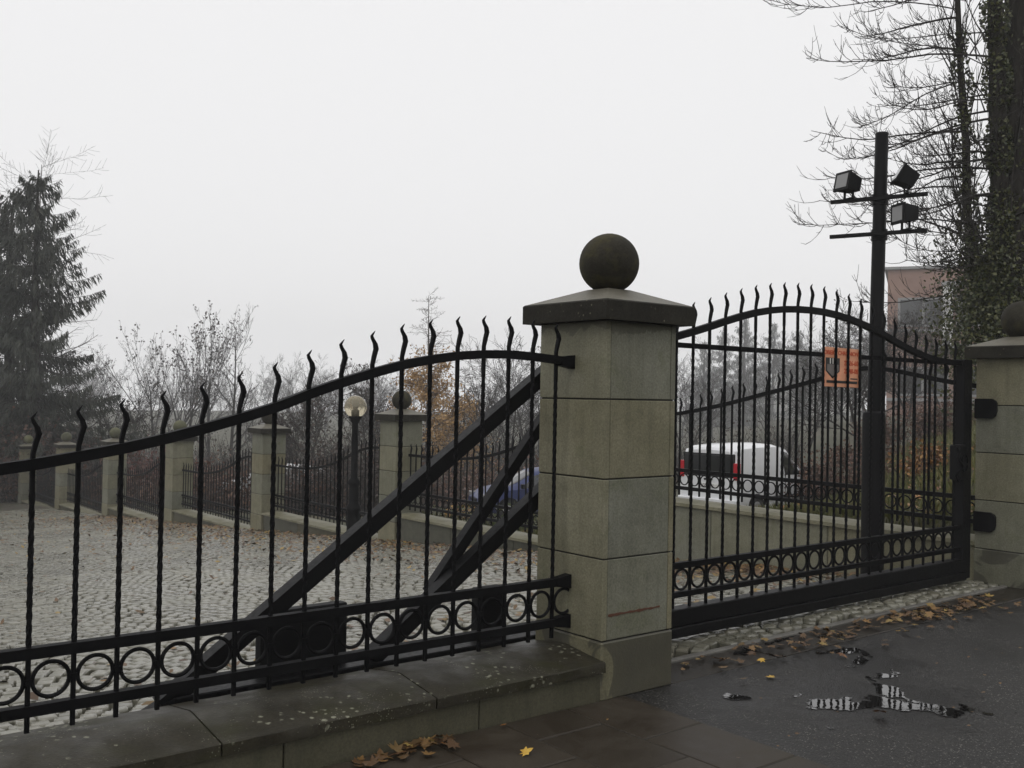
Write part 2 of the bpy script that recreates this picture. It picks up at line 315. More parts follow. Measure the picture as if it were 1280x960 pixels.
M_GREYW = simple('grey_render', (.25, .25, .25), .8, .1, 2); M_WHITEW = simple('white_render', (.68, .68, .66), .8, .08, 2)
M_ROOF = simple('dark_roof', (.05, .045, .045), .7); M_RUSTM = NT('rust_mark').set((.09, .035, .018), .8)
# ================================================================== THE SETTING
rng = np.random.default_rng(7); random.seed(7)
# open ground, one sheet out to the horizon
def axis(lo, hi, fine_lo, fine_hi, fine, coarse):
    a = list(np.arange(fine_lo, fine_hi + 1e-6, fine)); x, d = fine_lo, fine
    while x > lo: d = min(d * 1.25, coarse); x -= d; a.append(x)
    x, d = fine_hi, fine
    while x < hi: d = min(d * 1.25, coarse); x += d; a.append(x)
    return np.array(sorted(a))
gs = axis(-290, 290, -30, 30, 1.0, 25); go = axis(-120, 300, -6, 45, 1.0, 25)
gs = np.array(sorted(set(np.round(gs, 3)) | {5.4, 5.76, 5.9}))
S, Q = np.meshgrid(gs, go, indexing='ij'); Z = land(S, Q) + 0.06 * np.sin(S * .7 + Q * .4) * sstep(6.5, 9, S)
Z = np.where(S < 5.75, np.minimum(Z, fall(Q)) - 0.35, Z)
P = O + S[..., None] * UX + Q[..., None] * VX; P = P + Z[..., None] * np.array((0, 0, 1.0))
na, nb = S.shape; ix = np.arange(na * nb).reshape(na, nb)
fc = np.stack([ix[:-1, :-1], ix[1:, :-1], ix[1:, 1:], ix[:-1, 1:]], -1).reshape(-1, 4)
tag(obj('ground', np_mesh('ground', P.reshape(-1, 3), fc, M_EARTH, smooth=4)), 'leafy earth and grass falling away behind the fence', kind='structure')
def sheet(name, mat, s0, s1, o0, o1, ns, no, zf, label, parent=None):
    S, Q = np.meshgrid(np.linspace(s0, s1, ns), np.linspace(o0, o1, no), indexing='ij')
    P = O + S[..., None] * UX + Q[..., None] * VX; P[..., 2] += zf(S, Q)
    ix = np.arange(ns * no).reshape(ns, no); fc = np.stack([ix[:-1, :-1], ix[1:, :-1], ix[1:, 1:], ix[:-1, 1:]], -1).reshape(-1, 4)
    o = obj(name, np_mesh(name, P.reshape(-1, 3), fc, mat, smooth=4)); return tag(o, label, kind='structure')
street = sheet('street', M_ASPH, -30, 30, -25, 0.0, 60, 60, lambda s, o: 0 * s, 'dark wet asphalt driveway in front of the gate')
# ---- courtyard of stone setts laid in arcs
court = sheet('courtyard', M_SOIL, -40, 5.45, 0.345, 60, 60, 120, lambda s, o: fall(o) - 0.030, 'cobbled courtyard sloping down behind the gate')
NEAR = 32.0
far_c = sheet('courtyard_far_setts', M_FARSETT, -40, 5.42, NEAR - .3, 59.9, 40, 80, lambda s, o: fall(o) + 0.004, 'distant wet setts of the courtyard')
far_c.parent = court; far_c['kind'] = 'stuff'
stones = []
PIT, ARC = 0.105, 1.35
rows = np.arange(0.0, NEAR, PIT)
def proj(p):
    d = p - np.array((0, 0, CAM_H)); fz = d @ np.array(_f)
    return 640 + F_PX * (d @ np.array(_R)) / fz, 480 - F_PX * (d @ np.array(_U)) / fz, fz
for r_ in rows:
    cols = np.arange(-26, 5.42, PIT) + rng.uniform(-.03, .03) + (int(r_ / PIT) % 2) * PIT / 2
    fr = ((cols + 0.4) / ARC) % 1.0 * 2 - 1
    o = r_ + .30 * (1 - fr ** 2); ang = np.arctan(-.30 * 2 * fr * 2 / ARC) * .9
    stones.append(np.stack([cols + rng.normal(0, .006, len(cols)), o + rng.normal(0, .006, len(cols)), ang + rng.normal(0, .06, len(cols))], -1))
stones = np.concatenate(stones); stones = stones[(stones[:, 1] > .40) & (stones[:, 0] < 5.2)]
wp = O + stones[:, :1] * UX + stones[:, 1:2] * VX; wp[:, 2] = fall(stones[:, 1])
px, py, pz = proj(wp)
keep = (pz > 1.5) & (px > -60) & (px < 1320) & (py < 1000); stones, wp, px, py, pz = stones[keep], wp[keep], px[keep], py[keep], pz[keep]
n = len(stones); w = rng.uniform(.0425, .0485, n); d = rng.uniform(.039, .0465, n); hz = rng.normal(.010, .0035, n); tx = rng.normal(0, .035, n); ty = rng.normal(0, .035, n)
BX = np.array([-1, 1, 1, -1]); BY = np.array([-1, -1, 1, 1])
def stone_verts(w, d, seed):
    r = np.random.default_rng(seed); lv = []
    for k, z in ((1.0, -.045), (.98, -.004), (.86, .006), (.55, .0085)):
        for j in range(4): lv.append((BX[j] * w * k * r.uniform(.93, 1.03), BY[j] * d * k * r.uniform(.93, 1.03), z))
    return np.array(lv)
SF = [(4 * k + j, 4 * k + (j + 1) % 4, 4 * k + 4 + (j + 1) % 4, 4 * k + 4 + j) for k in range(3) for j in range(4)] + [(12, 13, 14, 15)]
clear = (px > -20) & (px < 1290) & (((stones[:, 0] < -.1) & (stones[:, 1] > .8) & (py < 905 - .165 * px)) | ((stones[:, 0] > .9) & (stones[:, 1] > .4)))
order = np.argsort(np.where(clear, pz, 1e3)); single = order[:300]; mass = order[300:]
sett_me = []
for k in range(10):
    b = MB(); b.add(stone_verts(.046, .045, k), SF); sett_me.append(b.mesh('sett', M_SETT))
for i in single:
    o_ = obj('sett', sett_me[i % 10], court)
    o_.location = (*wp[i][:2], wp[i][2] + hz[i]); o_.rotation_euler = (tx[i], ty[i], TH + stones[i, 2]); o_.scale = (w[i] / .046, d[i] / .045, 1)
T = np.stack([stone_verts(1, 1, 100 + k) for k in range(12)])[rng.integers(0, 12, len(mass))]
T[..., 0] *= w[mass][:, None]; T[..., 1] *= d[mass][:, None]; T[..., 2] += hz[mass][:, None] + T[..., 0] * tx[mass][:, None] + T[..., 1] * ty[mass][:, None]
a = stones[mass, 2] + TH; ca, sa = np.cos(a)[:, None], np.sin(a)[:, None]
V = np.stack([T[..., 0] * ca - T[..., 1] * sa, T[..., 0] * sa + T[..., 1] * ca, T[..., 2]], -1) + wp[mass][:, None, :]
near_ = pz[mass] < 13; A_, B_ = V[near_], V[~near_][:, 4:12]
F1 = (np.array(SF)[None] + (np.arange(len(A_)) * 16)[:, None, None]).reshape(-1, 4); SF2 = [(j, (j + 1) % 4, 4 + (j + 1) % 4, 4 + j) for j in range(4)] + [(4, 5, 6, 7)]
F2 = (np.array(SF2)[None] + (np.arange(len(B_)) * 8)[:, None, None]).reshape(-1, 4) + len(A_) * 16
tag(obj('setts', np_mesh('setts', np.concatenate([A_.reshape(-1, 3), B_.reshape(-1, 3)]), np.concatenate([F1, F2]), M_SETT), court), kind='stuff')
print('setts', len(A_), len(B_))
# ---- kerb stones, gutter slabs, pavement slabs
kerb = tag(thing('kerb', 'line of grey kerb stones along the foot of the gate', 'kerb', GATE_M)); kerb['kind'] = 'structure'; del kerb['category']
x = 0.56
while x < 5.15:
    L = min(.98, 5.17 - x); b = MB(); o0 = .355 + .055 * max(0, x - 1) * .8; dz = rng.uniform(-.003, .003)
    b.bbox((x, .30, -.1), (x + L - .008, .352, .018 + dz), .006); obj('kerb_stone', b.mesh('kerb_stone', M_KERB), kerb); x += L
gut = thing('gutter_strip', 'strip of dark muddy slabs between the kerb and the asphalt', 'pavement', GATE_M); gut['kind'] = 'structure'; del gut['category']
x = 0.55
while x < 12:
    L = .98; b = MB(); b.bbox((x, .006, -.1), (x + L - .01, .294, .006 + rng.uniform(-.003, .003)), .006); obj('slab', b.mesh('slab', M_STRIP), gut); x += L
b = MB(); b.box((6.5, .15, -.06), (12, .28, .09)); obj('bedding', b.mesh('bedding', M_SOIL), gut)
pave = thing('pavement', 'pavement of wet brown concrete slabs before the low wall', 'pavement', GATE_M); pave['kind'] = 'structure'; del pave['category']
slab_n = 0
for i in range(12):
    s1 = .15 - i * .415; off = (i % 2) * .27
    for j in range(6):
        o1 = -.012 - j * .55 + (off if j else 0); o0 = -.012 - (j + 1) * .55 + off
        b = MB(); zt = .012 + rng.uniform(-.004, .004); b.bbox((s1 - .407, o0 + .008, -.05), (s1, o1, zt), .006); obj('slab', b.mesh('slab', M_SLAB), pave)
b = MB(); b.box((-2.35, -1.68, -.02), (5.0, 3.34, .05)); obj('bedding', b.mesh('bedding', M_SOIL), pave)
# ---- puddles
def puddle(blobs, box, thr, seed, label, z=.0035, cell=.009):
    r = np.random.default_rng(seed); s = np.arange(box[0], box[1], cell); q = np.arange(box[2], box[3], cell)
    S, Q = np.meshgrid(s, q, indexing='ij'); fld = np.zeros_like(S)
    for (a, b_, ra, rb, ang) in blobs:
        c_, s_ = math.cos(ang), math.sin(ang); X = (S - a) * c_ + (Q - b_) * s_; Y = -(S - a) * s_ + (Q - b_) * c_
        fld = np.maximum(fld, 1 - np.sqrt((X / ra) ** 2 + (Y / rb) ** 2) * .6)
    for k in range(6):
        fq = 6 * 1.8 ** k; am = .22 / 1.32 ** k
        for _ in range(3):
            a = r.uniform(0, 6.28); fld += am * .55 * np.sin((S * math.cos(a) + Q * math.sin(a)) * fq * 1.6 + r.uniform(0, 6.28) + 1.2 * np.sin(S * fq * .7 + Q * fq * .5))
    lo_ = thr - .16; keep = np.maximum.reduce([fld[:-1, :-1], fld[1:, :-1], fld[1:, 1:], fld[:-1, 1:]]) > lo_
    ids = np.arange(S.size).reshape(S.shape); fc = np.stack([ids[:-1, :-1], ids[1:, :-1], ids[1:, 1:], ids[:-1, 1:]], -1)[keep]; used, inv = np.unique(fc, return_inverse=True)
    me = np_mesh('puddle', np.stack([S.ravel()[used], Q.ravel()[used], np.full(len(used), z)], -1), inv.reshape(-1, 4), M_WATER)
    at = me.attributes.new('depth', 'FLOAT', 'POINT'); at.data.foreach_set('value', ((fld.ravel()[used] - lo_) / .32).astype(np.float32))
    o = obj('puddle', me); o.matrix_world = GATE_M; return tag(o, label, kind='structure')
puddle([(1.02, -.80, .30, .09, -.5), (1.28, -1.0, .28, .10, -.9), (1.45, -.78, .34, .07, 1.0), (1.66, -.62, .12, .09, .5)], (.5, 2.1, -1.45, -.3), .62, 3, 'long ragged puddle mirroring the gate bars on the asphalt')
puddle([(1.95, -.12, .26, .05, -.3), (1.88, -.34, .10, .05, .3), (2.1, -.2, .14, .03, 1)], (1.5, 2.4, -.5, .0), .64, 5, 'broken puddle along the edge of the gutter slabs')
puddle([(.63, -.36, .09, .05, -.6)], (.4, .9, -.6, -.15), .62, 8, 'smallest puddle on the asphalt near the gate pillar')
puddle([(1.75, .25, .25, .05, .05), (2.0, .3, .18, .03, .1), (1.45, .2, .1, .04, 0)], (1.2, 2.4, .02, .288), .62, 11, 'thin puddle on the gutter slabs beside the kerb', .0105)
# ================================================================== PIERS, WALLS, FENCE, GATE
def pier_parts(root, h=.27, joints=(0.0, .31, .743, 1.167, 1.591, 2.01), cap_mat=None, ball_mat=None, foot=0.0, damp=True, detail=True):
    """square stone pier centred on the root: stacked blocks, overhanging cap, ball"""
    cm = cap_mat or M_CAP; bm_ = ball_mat or M_BALL
    b = MB(); b.box((0, 0, (joints[-1] + foot) / 2), (2 * h - .02, 2 * h - .02, joints[-1] - foot - .02)); obj('core', b.mesh('core', M_MORTAR), root)
    for i in range(len(joints) - 1):
        z0 = joints[i] + (.004 if i else foot); z1 = joints[i + 1] - (.004 if i < len(joints) - 2 else 0); e = .004 if i == 0 else 0
        mt = M_DAMP if (i == 0 and damp) else M_STONE; q = h + e
        if not detail or i == 0: b = MB(); b.bbox((-q, -q, z0), (q, q, z1), .007); obj('block', b.mesh('block', mt), root)
        else:                                    # cladding: thin side slabs, face slabs between them
            for sx in (-1, 1): b = MB(); b.bbox((min(sx * q, sx * (q - .036)), -q, z0), (max(sx * q, sx * (q - .036)), q, z1), .003); obj('side_slab', b.mesh('side_slab', mt), root)
            for sy in (-1, 1): b = MB(); y0 = sy * (q - .002); y1 = sy * (q - .05); b.bbox((-q + .0385, min(y0, y1), z0), (q - .0385, max(y0, y1), z1), .003); obj('face_slab', b.mesh('face_slab', mt), root)
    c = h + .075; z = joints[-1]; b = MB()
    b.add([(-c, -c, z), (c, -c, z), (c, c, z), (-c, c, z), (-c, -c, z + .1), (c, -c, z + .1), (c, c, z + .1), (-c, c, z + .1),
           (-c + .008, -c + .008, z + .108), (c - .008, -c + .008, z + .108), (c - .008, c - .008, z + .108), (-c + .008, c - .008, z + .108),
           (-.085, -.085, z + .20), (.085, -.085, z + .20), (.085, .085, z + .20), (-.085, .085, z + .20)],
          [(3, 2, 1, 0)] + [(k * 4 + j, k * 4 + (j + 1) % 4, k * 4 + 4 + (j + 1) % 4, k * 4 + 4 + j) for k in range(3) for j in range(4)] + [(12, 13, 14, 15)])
    b.m[9:] = [1] * len(b.m[9:]); obj('cap', b.mesh('cap', [cm, M_CAPTOP]), root)  # dark edges and underside, paler slopes and top
    b = MB(); R = .17; prof = [(.06, 0)] + [(R * math.sin(a), R - R * math.cos(a) - .012) for a in np.linspace(.42, math.pi - .02, 20)]
    b.lathe(prof, 40 if detail else 20, (0, 0, z + .192)); obj('ball', b.mesh('ball', bm_, 4), root)
    return root
pier = thing('gate_pillar', 'tall sandstone gate pillar with dark cap and ball, nearest the camera', 'pillar', gate_m(.265, .27), 'stone pillars with ball tops')
pier_parts(pier)
b = MB(); rr = random.Random(3); xs = np.linspace(-.225, .17, 18)       # scraped rusty line on the street face
up = [(x_, .452 + rr.uniform(-.003, .003)) for x_ in xs]; lo = [(x_, .436 + rr.uniform(-.004, .004) + (x_ + .24) * .018) for x_ in xs[::-1]]
b.prism([(p[0], p[1]) for p in up + lo], -.271, -.267, 1); obj('rust_scrape', b.mesh('rust_scrape', M_RUSTM), pier)
pier2 = thing('gate_pillar', 'sandstone gate pillar cut off by the right edge, with black bracket plates', 'pillar', gate_m(5.47, .35), 'stone pillars with ball tops')
pier_parts(pier2)
for z_ in (1.56, .55):                                                   # rounded receiver plates
    b = MB(); pl = [(-.10, -.085), (.05, -.085), (.085, -.06), (.095, -.02), (.095, .05), (.085, .07), (.05, .09), (-.10, .09)]
    b.prism([(-.27 + .27 - q[0], z_ + q[1]) for q in pl], -.30, -.272, 0)
    o_ = obj('bracket_plate', b.mesh('bracket_plate', M_IRON), pier2); o_.location = (0, .17, 0)
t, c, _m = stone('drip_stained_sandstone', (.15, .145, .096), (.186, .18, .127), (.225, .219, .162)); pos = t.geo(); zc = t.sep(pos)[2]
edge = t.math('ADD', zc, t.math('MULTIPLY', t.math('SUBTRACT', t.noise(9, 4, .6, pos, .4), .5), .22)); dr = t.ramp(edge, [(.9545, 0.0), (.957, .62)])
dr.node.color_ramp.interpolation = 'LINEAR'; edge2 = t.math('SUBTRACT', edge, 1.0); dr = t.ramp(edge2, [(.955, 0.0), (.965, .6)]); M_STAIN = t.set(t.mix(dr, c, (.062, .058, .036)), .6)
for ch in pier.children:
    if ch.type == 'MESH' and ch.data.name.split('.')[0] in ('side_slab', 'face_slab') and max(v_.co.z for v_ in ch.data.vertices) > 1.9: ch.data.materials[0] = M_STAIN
# ---- bars
TIP = [(0, .0), (0, .04), (.009, .08), (.0185, .115), (.013, .14), (-.001, .162), (-.006, .176), (.004, .19), (.012, .20)]
TIPR = [1, 1, 1.12, 1.18, 1.05, .85, .66, .42, .12]
def bar_mesh(z0, zb, half, twist=True, mirror=1, mat=None, tip=True):
    pts = []; step = .013 if twist else 10; NS = 8 if twist else 4
    z = z0
    while z < zb: pts.append((0, z, 1.0)); z += step
    pts += [(q[0] * mirror, zb + q[1], r) for q, r in zip(TIP, TIPR)] if tip else [(0, zb, 1)]
    v = []; ang = 0.0
    for i, (x, z, r) in enumerate(pts):
        tw = twist and (z0 + .33 < z < zb - .13)
        if tw: ang += rad(24)
        a0 = ang if (twist and z < zb - .13) else ang
        rr_ = half * 1.414 * r
        for j in range(NS):
            a = a0 + math.pi / 4 + j * 2 * math.pi / NS; q_ = rr_ * (1 if NS == 4 else (.93 if j % 2 == 0 else .78)); v.append((x + q_ * math.cos(a), q_ * math.sin(a), z))
        if twist and not tw and z >= zb - .13: ang = round(ang / (math.pi / 2)) * math.pi / 2
    k = len(pts); f = [(i * NS + j, i * NS + (j + 1) % NS, i * NS + NS + (j + 1) % NS, i * NS + NS + j) for i in range(k - 1) for j in range(NS)] + [tuple(range(NS))[::-1], tuple(range(NS * k - NS, NS * k))]
    b = MB(); b.add(v, f); return b.mesh('bar', mat or M_IRON)
def rail_curve(mb, pts, hh, hd, n=1):            # flat bar following (x, z) points; hh half height, hd half depth
    pts = np.array(pts, float); v = []; k = len(pts)
    for i in range(k):
        t = pts[min(i + 1, k - 1)] - pts[max(i - 1, 0)]; t /= np.linalg.norm(t); nrm = np.array((-t[1], t[0]))
        for a, d in ((-1, -1), (1, -1), (1, 1), (-1, 1)): q = pts[i] + nrm * hh * a; v.append((q[0], d * hd, q[1]))
    f = [(i * 4 + j, i * 4 + (j + 1) % 4, i * 4 + 4 + (j + 1) % 4, i * 4 + 4 + j) for i in range(k - 1) for j in range(4)] + [(3, 2, 1, 0), tuple(range(4 * k - 4, 4 * k))]
    return mb.add(v, f)
def ring_mesh(R=.066, r=.0085, n=28, k=6, stub=True):
    b = MB(); b.torus((0, 0, 0), R, r, n, k)
    if stub:
        for sx in (-1, 1): b.box((sx * (R + .0095), 0, 0), (.014, .024, .022))
    return b.mesh('ring', M_IRON, .9)
PROF = np.array([(-.3, 1.78), (0, 1.793), (.116, 1.80), (.275, 1.811), (.438, 1.817), (.6, 1.811), (.756, 1.799), (.925, 1.774), (1.087, 1.743), (1.25, 1.70), (1.411, 1.653), (1.573, 1.599), (1.737, 1.537), (1.902, 1.487),
                 (2.071, 1.441), (2.235, 1.40), (2.404, 1.364), (2.565, 1.336), (2.735, 1.309), (3.0, 1.275), (3.3, 1.25), (3.7, 1.236), (4.3, 1.23), (5, 1.228)]); PROF[:, 1] -= .25
PROF1 = np.array([(-.3, 1.34), (0, 1.37), (.25, 1.395), (.5, 1.44), (.75, 1.49), (.95, 1.53), (1.15, 1.557), (1.3, 1.562), (1.5, 1.54), (1.7, 1.495), (1.9, 1.44), (2.3, 1.35), (2.65, 1.275), (3.0, 1.195), (3.3, 1.135), (3.6, 1.08), (3.9, 1.035), (4.3, 1.005), (5, .995)])
CUR = [PROF]
def prof_z(d): return float(np.interp(d, CUR[0][:, 0], CUR[0][:, 1]))
PITCHB = .1635
def panel(root, L, half, twist, ringn, near):
    """fence panel from local x = 0 (right end, at a pier) to -L; z = 0 on the coping"""
    b = MB(); xs = np.arange(0.0, L + .001, .06); rail_curve(b, [(-x_, prof_z(x_)) for x_ in xs], .0215, .0215)
    if near: b.prism([(.0, prof_z(0) - .026), (.0, prof_z(0) + .026), (-.09, prof_z(.09) + .02), (-.09, prof_z(.09) - .02)], -.024, .024, 1) if False else None
    obj('arched_rail', b.mesh('arched_rail', M_IRON), root)
    for z_, h_ in ((.345, .0215), (.128, .0205)):
        b = MB(); b.box((-L / 2, 0, z_), (L, .043, 2 * h_)); obj('ring_rail', b.mesh('ring_rail', M_IRON), root)
    if near:
        for z_ in (prof_z(0), .345, .128):
            b = MB(); b.add([(-.10, -.023, z_ - .023), (-.10, .023, z_ - .023), (-.10, .023, z_ + .023), (-.10, -.023, z_ + .023), (-.003, -.027, z_ - .038), (-.003, .027, z_ - .038), (-.003, .027, z_ + .036), (-.003, -.027, z_ + .036)],
                             [(0, 1, 2, 3), (7, 6, 5, 4), (0, 4, 5, 1), (1, 5, 6, 2), (2, 6, 7, 3), (3, 7, 4, 0)]); obj('end_bracket', b.mesh('end_bracket', M_IRON), root)
    ring = ring_mesh(.0665, .0085, ringn, 6 if near else 4, near)
    k = 0; x = .118
    while x < L - .02:
        o_ = obj('bar', bar_mesh(.045, prof_z(x), half, twist), root); o_.location = (-x, 0, 0)
        q = obj('ring', ring, root); q.location = (-x - PITCHB / 2 if k else -x - PITCHB / 2, 0, .2365); x += PITCHB; k += 1
    if near: q = obj('ring', ring, root); q.location = (-.118 + PITCHB / 2, 0, .2365)
    return root
# ---- front wall and fence panel
fwall = thing('low_wall', 'low stone wall with broad lichen-spotted coping in the foreground', 'wall', GATE_M, 'low stone walls under the fence')
for a_, c_ in ((-.006, -.797), (-.803, -1.807), (-1.813, -2.817), (-2.823, -3.9), (-3.906, -4.75)):
    b = MB(); b.bbox((c_, .0, -.05), (a_, .5, .158), .006); obj('block', b.mesh('block', M_BLOCK), fwall)
COPE = [(-.032, .158), (-.032, .206), (-.027, .211), (.28, .251), (.31, .252), (.55, .215), (.555, .205), (.555, .158)]
for a_, c_ in ((-.004, -1.066), (-1.074, -2.09), (-2.098, -3.2), (-3.208, -4.75)):
    b = MB(); nn = 14; vv = []
    for i in range(nn + 1):
        x_ = a_ + (c_ - a_) * i / nn
        for (y_, z_) in COPE: vv.append((x_, y_ + (rng.normal(0, .0015) if y_ < 0 else 0), z_ + rng.normal(0, .0008)))
    m_ = len(COPE); ff = [(i * m_ + j, i * m_ + (j + 1) % m_, (i + 1) * m_ + (j + 1) % m_, (i + 1) * m_ + j) for i in range(nn) for j in range(m_)] + [tuple(range(m_))[::-1], tuple(range(nn * m_, nn * m_ + m_))]
    b.add(vv, ff); obj('coping_stone', b.mesh('coping_stone', M_COPE, .5), fwall)
b = MB(); b.box((-2.38, .25, .1), (4.7, .47, .2)); obj('core', b.mesh('core', M_MORTAR), fwall)
ffence = thing('fence_panel', 'near black iron fence panel with curling bar tips on the foreground wall', 'fence', gate_m(-.004, .27, .25), 'iron fence panels')
panel(ffence, 4.74, .0088, True, 36, True)
# ---- sliding gate with its tail behind the fence panel
gate = thing('sliding_gate', 'black iron sliding gate with arched top, closing the driveway', 'gate', gate_m(0, .65))
ARCH = np.array([(.50, 1.958), (.72, 1.961), (.9, 1.967), (1.1, 1.985), (1.256, 2.012), (1.413, 2.05), (1.573, 2.092), (1.737, 2.138), (1.904, 2.182), (2.076, 2.221), (2.239, 2.248), (2.399, 2.267), (2.566, 2.278), (2.736, 2.282), (2.904, 2.279), (3.071, 2.267), (3.235, 2.247), (3.398, 2.22),
                 (3.56, 2.188), (3.722, 2.149), (3.875, 2.107), (4.04, 2.066), (4.208, 2.028), (4.381, 1.996), (4.538, 1.976), (4.698, 1.965), (4.97, 1.961)])
b = MB(); rail_curve(b, ARCH, .024, .02); obj('arched_rail', b.mesh('arched_rail', M_IRON), gate)
b = MB(); b.box((2.74, .034, 1.958), (4.5, .024, .034)); obj('straight_rail', b.mesh('straight_rail', M_IRON), gate)
for z_, h_ in ((.503, .04), (.312, .036)): b = MB(); b.box((2.74, 0, z_), (4.5, .04, h_)); obj('ring_rail', b.mesh('ring_rail', M_IRON), gate)
b = MB(); b.bbox((-2.05, -.05, .115), (4.99, .05, .225), .006); obj('bottom_beam', b.mesh('bottom_beam', M_BEAM), gate)
b = MB(); b.bbox((.45, -.07, .045), (4.99, .055, .112), .004); obj('guide_beam', b.mesh('guide_beam', M_BEAM), gate)
ring = ring_mesh(.0665, .0085, 32, 6, True)
sb = np.arange(0.592, 4.9, .16435); sb = sb - (sb[np.argmin(abs(sb - 2.571))] - 2.571)
for s_ in sb:
    q = obj('bar', bar_mesh(.215, float(np.interp(s_, ARCH[:, 0], ARCH[:, 1])), .0088, True), gate); q.location = (s_, 0, 0)
    if s_ < 4.8: q = obj('ring', ring, gate); q.location = (s_ + .0822, 0, .4075)
for s_, w_ in ((.51, .06), (5.03, .07)):
    b = MB(); b.bbox((s_ - w_, -.045, .05 if s_ > 1 else .2), (s_ + w_, .045, 1.995), .005); obj('end_post', b.mesh('end_post', M_BEAM), gate)
def brace(p, q, th, y, wd, name='brace'):
    p, q = np.array(p, float), np.array(q, float); d = q - p; L = np.linalg.norm(d); d /= L; n_ = np.array((-d[1], d[0])); 
    c_ = [p + n_ * th / 2, p - n_ * th / 2, q - n_ * th / 2, q + n_ * th / 2]
    b = MB(); b.prism([(k[0], k[1]) for k in c_], y - wd / 2, y + wd / 2, 1); obj(name, b.mesh(name, M_BEAM), gate)
brace((.50, 2.0), (-2.10, .187), .08, .0, .08)
brace((.50, 1.31), (-1.02, .24), .082, .0, .078)
brace((.46, 1.80), (-.62, .52), .06, .07, .06, 'diagonal_strut')
b = MB(); b.bbox((-1.60, .052, .19), (-1.13, .12, .53), .006); obj('roller_cover', b.mesh('roller_cover', M_PLAST), gate)
b = MB(); b.bbox((-.27, .06, .2), (-.08, .16, .50), .01); obj('motor_housing', b.mesh('motor_housing', M_PLAST), gate)
b = MB(); b.add([(-2.05, -.05, .115), (-2.05, .05, .115), (-2.05, .05, .225), (-2.05, -.05, .225), (-2.28, -.02, .115), (-2.28, .02, .115), (-2.28, .02, .13), (-2.28, -.02, .13)], [(0, 1, 2, 3), (7, 6, 5, 4), (0, 4, 5, 1), (1, 5, 6, 2), (2, 6, 7, 3), (3, 7, 4, 0)]); obj('beam_nose', b.mesh('beam_nose', M_BEAM), gate)
b = MB(); b.bbox((4.845, -.075, .93), (4.965, .03, 1.24), .012); lock = obj('lock_case', b.mesh('lock_case', M_PLAST), gate)
b = MB(); b.tube([(4.83 + .05 * math.sin(a * 2.2) * .6, -.07 + .02 * math.cos(a), 1.22 - .30 * (a / 6.28)) for a in np.linspace(0, 6.28, 18)], .012, 6); obj('chain', b.mesh('chain', M_IRON, 4), lock)
b = MB(); b.tube([(4.90 + .05 * math.cos(a), -.085, 1.08 + .075 * math.sin(a)) for a in np.linspace(0, 6.0, 16)], .009, 6); obj('shackle', b.mesh('shackle', M_IRON, 4), lock)
# ---- boundary fence running down the slope behind: pillars, walls, panels
PO = [.35 + 5.28 * k for k in range(8)]; PS = [5.47] + [5.60 + .004 * k for k in range(1, 8)]
pg = [0] + [float(fall(PO[k])) for k in range(1, 8)]
far_names = {2: 'pillar with dark ball beside the globe lamp, second along the slope', 3: 'pillar left of the globe lamp, dark ball hidden by the near rail', 4: 'pillar with mossy ball, fourth along the falling fence', 5: 'pillar with round greenish ball, fifth along the falling fence', 6: 'pillar far down the slope, second from the left edge', 7: 'farthest pillar, leftmost in the picture'}
fp0 = None
for k in range(1, 8):
    m_ = Matrix.Translation(Vector(W(PS[k], PO[k], pg[k] + .03))) @ Matrix.Rotation(TH, 4, 'Z')
    lab = 'sandstone ' + far_names.get(k, 'pillar mostly hidden behind the nearest gate pillar')
    if fp0 is None:
        fp0 = thing('fence_pillar', lab, 'pillar', m_, 'stone pillars with ball tops'); pier_parts(fp0, .265, (0, .31, .743, 1.167, 1.591, 2.03), foot=-.35, damp=False, detail=False, ball_mat=M_BALL)
    else:
        c_ = copy_tree(fp0); c_.matrix_world = m_; c_['label'] = lab
        if k in (4, 5, 6, 7):
            for ch in c_.children:
                if ch.name.startswith('ball'): ch.data = ch.data.copy(); ch.data.materials[0] = M_BALLG
CZ = [.385, -.42, -.93, -1.40, -1.84, -2.25, -2.62]
wl_lab = ['taller stone retaining wall beyond the gate with mossy coping', 'low wall behind the gate tail under the fence by the blue car', 'low wall behind the globe lamp with yellowed coping', 'low wall between the third and fourth fence pillars', 'low wall between the fourth and fifth fence pillars', 'low wall between the fifth and sixth fence pillars', 'farthest low wall at the left edge of the picture']
fn_lab = ['iron fence panel on the taller wall behind the closed gate', 'iron fence panel behind the gate braces in front of the blue car', 'iron fence panel directly behind the globe lamp', 'iron fence panel between the third and fourth fence pillars', 'iron fence panel between the fourth and fifth fence pillars', 'iron fence panel between the fifth and sixth fence pillars', 'farthest iron fence panel at the left edge of the picture']
p0 = None
